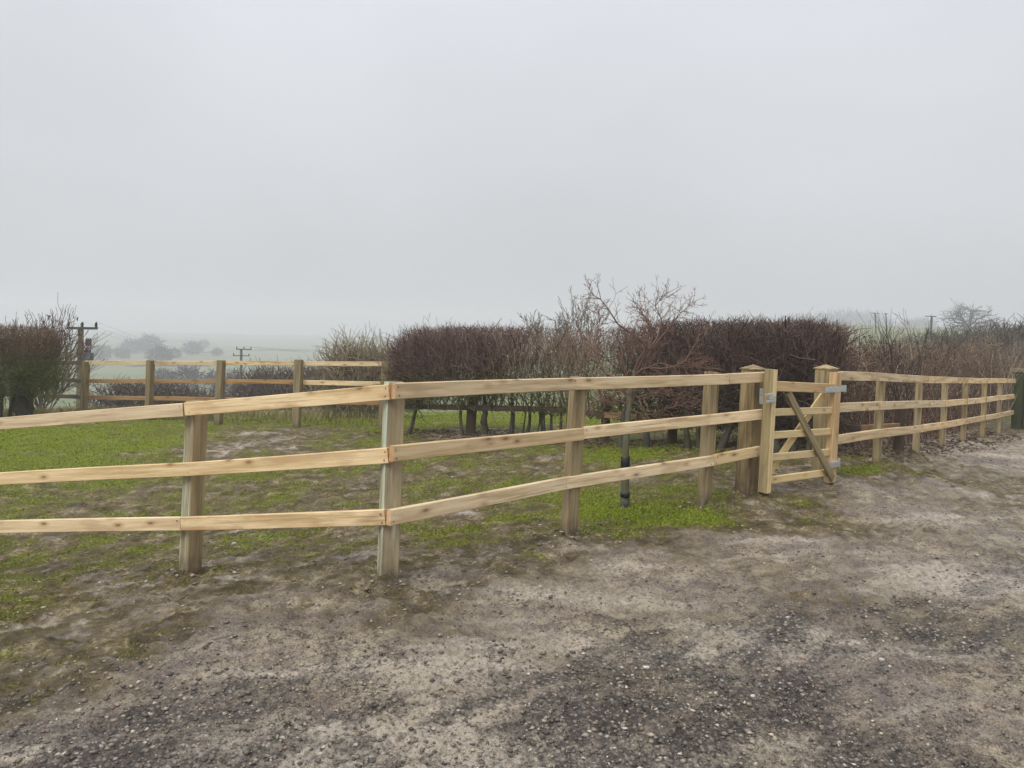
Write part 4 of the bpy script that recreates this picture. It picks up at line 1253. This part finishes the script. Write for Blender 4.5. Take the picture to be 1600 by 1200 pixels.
for k, lab in enumerate(('left overhead wire strung between the utility pole and the distant power pole', 'middle overhead wire strung between the utility pole and the distant power pole', 'right overhead wire strung between the utility pole and the distant power pole')):
    a, c = e1[k], e2[k]
    t = np.linspace(0, 1, 24)
    pts = a[None] + (c - a)[None] * t[:, None]; pts[:, 2] -= 1.0 * 4 * t * (1 - t)
    T = Tubes(); T.add(pts, np.full(24, .003), 4)
    tag(T.build('overhead_wire', M['iron']), lab, 'wire', 'overhead wires')
for k, lab in enumerate(('lower overhead wire leaving the distant power pole to the right', 'upper overhead wire leaving the distant power pole to the right')):
    a, c = e2[k + 1], P(700, 552 - 5 * k, 150)
    t = np.linspace(0, 1, 24)
    pts = a[None] + (c - a)[None] * t[:, None]; pts[:, 2] -= .8 * 4 * t * (1 - t)
    T = Tubes(); T.add(pts, np.full(24, .006), 4)
    tag(T.build('overhead_wire', M['iron']), lab, 'wire', 'overhead wires')

# ------------------------------------------------------------------ grass, dry grass, stones, clods, litter
def blades(name, x, y, z, h, w, tint, lean, label, cat):
    n = len(x)
    a = rng.random(n) * 2 * math.pi; la = rng.random(n) * 2 * math.pi
    dx, dy = np.cos(a) * w / 2, np.sin(a) * w / 2
    tipx, tipy = x + np.cos(la) * h * lean, y + np.sin(la) * h * lean
    mx, my = x + np.cos(la) * h * lean * .35, y + np.sin(la) * h * lean * .35
    V = np.stack([np.stack([x - dx, y - dy, z], 1), np.stack([x + dx, y + dy, z], 1), np.stack([mx + dx * .8, my + dy * .8, z + h * .6], 1), np.stack([mx - dx * .8, my - dy * .8, z + h * .6], 1), np.stack([tipx, tipy, z + h], 1)], 1).reshape(-1, 3)
    b0 = np.arange(n)[:, None] * 5
    F = np.concatenate([b0 + np.array([[0, 1, 2]]), b0 + np.array([[0, 2, 3]]), b0 + np.array([[3, 2, 4]])], 0)
    t4 = np.concatenate([np.repeat(tint, 5, 0), np.ones((n * 5, 1))], 1)
    o = mesh_np(name, V, F, M['grass'], None, {'tint': t4})
    tag(o, label, cat, kind='stuff')
    return o
def scatter(n, rmin, rmax, amax=40):
    a = np.radians(rng.uniform(-amax, amax, n)); r = np.exp(rng.uniform(math.log(rmin), math.log(rmax), n))
    return np.sin(a) * r, np.cos(a) * r
x, y = scatter(420000, 3.0, 19)
g = grass_mask(x, y)
keep = rng.random(len(x)) < sstep(.3, .95, g)
x, y, g = x[keep][:150000], y[keep][:150000], g[keep][:150000]
n = len(x); r = np.hypot(x, y)
h = (.008 + .016 * rng.random(n)) * (.6 + .6 * g); w = .0035 + .0007 * r
mv = np.clip(rng.random(n) * .7 + (1 - g) * .7 - .2, 0, 1)
blades('grass', x, y, ground_full(x, y) - .004, h, w, jitter_col((.19, .24, .018), n, .4, (.19, .15, .04), mv), .9, 'short green and muddy turf over the paddock', 'grass')
# coarse dead grass beyond the far fence
n = 26000
u = rng.random(n); px = -40 + u * 660; d = 17.6 + 5.5 * rng.random(n) - .0035 * px
x = (px - 800) / FPX * d; y = d
k = fbm(x * .8, y * .8, 3, 91)
keep = (k > .42) & (px < 600) & ((px < 350) | (rng.random(n) < .2)); x, y = x[keep], y[keep]; n = len(x)
blades('dry_grass', x, y, ground(x, y) - .01, .10 + .22 * rng.random(n), np.full(n, .012), jitter_col((.26, .21, .10), n, .35, (.16, .17, .05), rng.random(n) * .6), .6, 'tussocky straw-coloured dead grass beyond the far fence', 'grass')

def rocks(name, x, y, z, sz, tint, flat, label, cat, mat, sink=.25):
    n = len(x)
    base = np.array([(1, 0, 0), (.3, .95, .1), (-.8, .5, 0), (-.75, -.6, .1), (.35, -.9, 0), (.1, .1, 1), (0, 0, -1)], float)
    F0 = np.array([(0, 1, 5), (1, 2, 5), (2, 3, 5), (3, 4, 5), (4, 0, 5), (1, 0, 6), (2, 1, 6), (3, 2, 6), (4, 3, 6), (0, 4, 6)])
    V = base[None] * (1 + .35 * rng.normal(size=(n, 7, 1)).clip(-1.5, 1.5))
    a = rng.random(n) * 2 * math.pi; ca, sa = np.cos(a)[:, None], np.sin(a)[:, None]
    st_ = .6 + .5 * rng.random((n, 1))
    X = V[:, :, 0]; Y = V[:, :, 1] * st_; Z = V[:, :, 2] * flat
    V = np.stack([X * ca - Y * sa, X * sa + Y * ca, Z], 2) * sz[:, None, None]
    V = V + np.stack([x, y, z + sz * flat * (1 - 2 * sink) * .5], 1)[:, None, :]
    F = (np.arange(n)[:, None, None] * 7 + F0[None]).reshape(-1, 3)
    t4 = np.concatenate([np.repeat(tint, 7, 0), np.ones((n * 7, 1))], 1)
    o = mesh_np(name, V.reshape(-1, 3), F, mat, None, {'tint': t4})
    tag(o, label, cat, kind='stuff')
    return o
x, y = scatter(120000, 2.0, 14, 42)
v = gravel_mask(x, y); g = grass_mask(x, y)
keep = rng.random(len(x)) < np.clip(v * .95 + .12 * (g < .06), 0, 1)
x, y = x[keep][:29000], y[keep][:29000]; n = len(x)
sz = .004 + .012 * rng.random(n) ** 3
pal = np.array([(.045, .038, .032), (.10, .083, .068), (.18, .15, .12), (.30, .25, .19), (.48, .43, .36), (.2, .125, .085)])
t = pal[rng.choice(6, n, p=[.30, .29, .2, .13, .05, .03])] * (1 + .3 * (rng.random((n, 1)) - .5))
rocks('gravel', x, y, ground_full(x, y), sz, t, .5, 'small dark and pale stones of the track', 'gravel', M['stone'], sink=.42)
# clods and crumbs of mud
x, y = scatter(60000, 2.6, 15, 42)
v = gravel_mask(x, y); g = grass_mask(x, y)
clump = fbm(x * 3, y * 3, 3, 101)
keep = (v < .6) & (rng.random(len(x)) < np.clip((clump - .42) * 4, 0, 1) * np.clip(.5 + g * 2.2, 0, 1) * (g < .75))
x, y = x[keep][:10000], y[keep][:10000]; n = len(x)
for b_ in BASES[:7]:
    k = 170
    aa = rng.random(k) * 2 * math.pi; rr_ = np.abs(rng.normal(size=k)) * .22 + .06
    x = np.concatenate([x, b_[0] + np.cos(aa) * rr_]); y = np.concatenate([y, b_[1] + np.sin(aa) * rr_ - .03])
n = len(x)
sz = .004 + .016 * rng.random(n) ** 4
np_ = 170 * 7
sz[-np_:] = .005 + .02 * rng.random(np_) ** 3.5
t = jitter_col((.10, .078, .052), n, .4, (.42, .345, .25), np.where(np.arange(n) >= n - np_, rng.random(n) ** 1.4, rng.random(n) ** 1.8))
rocks('mud_clods', x, y, ground_full(x, y), sz, t, .42, 'crumbs and clods of trodden mud along the fence', 'mud', M['stone'])

n = 5200
u_ = rng.random(n); pth = np.array([P(*q) for q in ((612, 672, 14.4), (735, 681, 13.4), (900, 690, 12.4), (1040, 700, 11.6), (1180, 708, 10.9), (1330, 712, 10.2), (1400, 705, 11.3), (1480, 690, 13.8), (1560, 684, 17.2))])
ss = np.concatenate([[0], np.cumsum(np.linalg.norm(np.diff(pth[:, :2], axis=0), axis=1))]); u_ = u_ * ss[-1]
x = np.interp(u_, ss, pth[:, 0]) + rng.normal(size=n) * .32; y = np.interp(u_, ss, pth[:, 1]) + rng.normal(size=n) * .32
rocks('leaf_litter', x, y, ground_full(x, y) + .004, .014 + .022 * rng.random(n), jitter_col((.06, .04, .025), n, .4, (.2, .13, .075), rng.random(n) ** 2), .3, 'brown fallen leaves and twigs lying under the hedges', 'leaf litter', M['twig'], sink=.1)
# single stones one can point to
def stone(px, py, sz, col, label):
    q = G(px, py)
    q[2] = float(ground_full(np.array([q[0]]), np.array([q[1]]))[0])
    import bmesh
    bm = bmesh.new(); bmesh.ops.create_icosphere(bm, subdivisions=2, radius=1)
    for vv in bm.verts:
        k = 1 + .22 * math.sin(vv.co.x * 3.1 + px) + .15 * math.sin(vv.co.y * 4.3 + py) + random.uniform(-.06, .06)
        vv.co = Vector((vv.co.x * k * sz, vv.co.y * k * sz * .75, vv.co.z * k * sz * .5))
    me = bpy.data.meshes.new('stone'); bm.to_mesh(me); bm.free()
    a = me.attributes.new('tint', 'FLOAT_COLOR', 'POINT')
    a.data.foreach_set('color', np.tile(np.array((*col, 1), np.float32), len(me.vertices)))
    me.materials.append(M['stone'])
    o = bpy.data.objects.new('stone', me); o.location = (q[0], q[1], q[2] + sz * .2)
    link(o); tag(o, label, 'stone', 'loose stones')
stone(1378, 1044, .019, (.42, .39, .34), 'pale rounded stone lying alone in the track at the lower right')
stone(1176, 1094, .014, (.5, .47, .42), 'small whitish flat stone in the dark gravel, lower right of centre')
stone(366, 852, .03, (.42, .35, .29), 'pinkish pale stone in the mud just right of the leftmost fence post')
stone(1010, 1048, .014, (.55, .53, .5), 'white stone chip near a dark gravel patch at lower centre')
stone(712, 1047, .016, (.30, .26, .21), 'tan stone half sunk in the track at lower centre left')
stone(707, 746, .022, (.42, .37, .26), 'pale scrap lying on the turf beyond the middle rail')

# ------------------------------------------------------------------ haze
hz = bpy.data.meshes.new('haze')
X0, X1, Y0, Y1, Z0, Z1 = -1300, 1300, -1300, 1300, -23, 27
vs = [(a, b_, c) for a in (X0, X1) for b_ in (Y0, Y1) for c in (Z0, Z1)]
hz.from_pydata(vs, [], [(0, 1, 3, 2), (4, 6, 7, 5), (0, 4, 5, 1), (2, 3, 7, 6), (0, 2, 6, 4), (1, 5, 7, 3)])
face_out(hz)
m = bpy.data.materials.new('haze'); m.use_nodes = True
m.node_tree.nodes.clear()
o_ = m.node_tree.nodes.new('ShaderNodeOutputMaterial'); v_ = m.node_tree.nodes.new('ShaderNodeVolumePrincipled')
v_.inputs['Color'].default_value = (.90, .905, .95, 1)
v_.inputs['Density'].default_value = .0021
v_.inputs['Anisotropy'].default_value = .2
m.node_tree.links.new(v_.outputs[0], o_.inputs['Volume'])
hz.materials.append(m)
tag(link(bpy.data.objects.new('haze', hz)), kind='stuff')
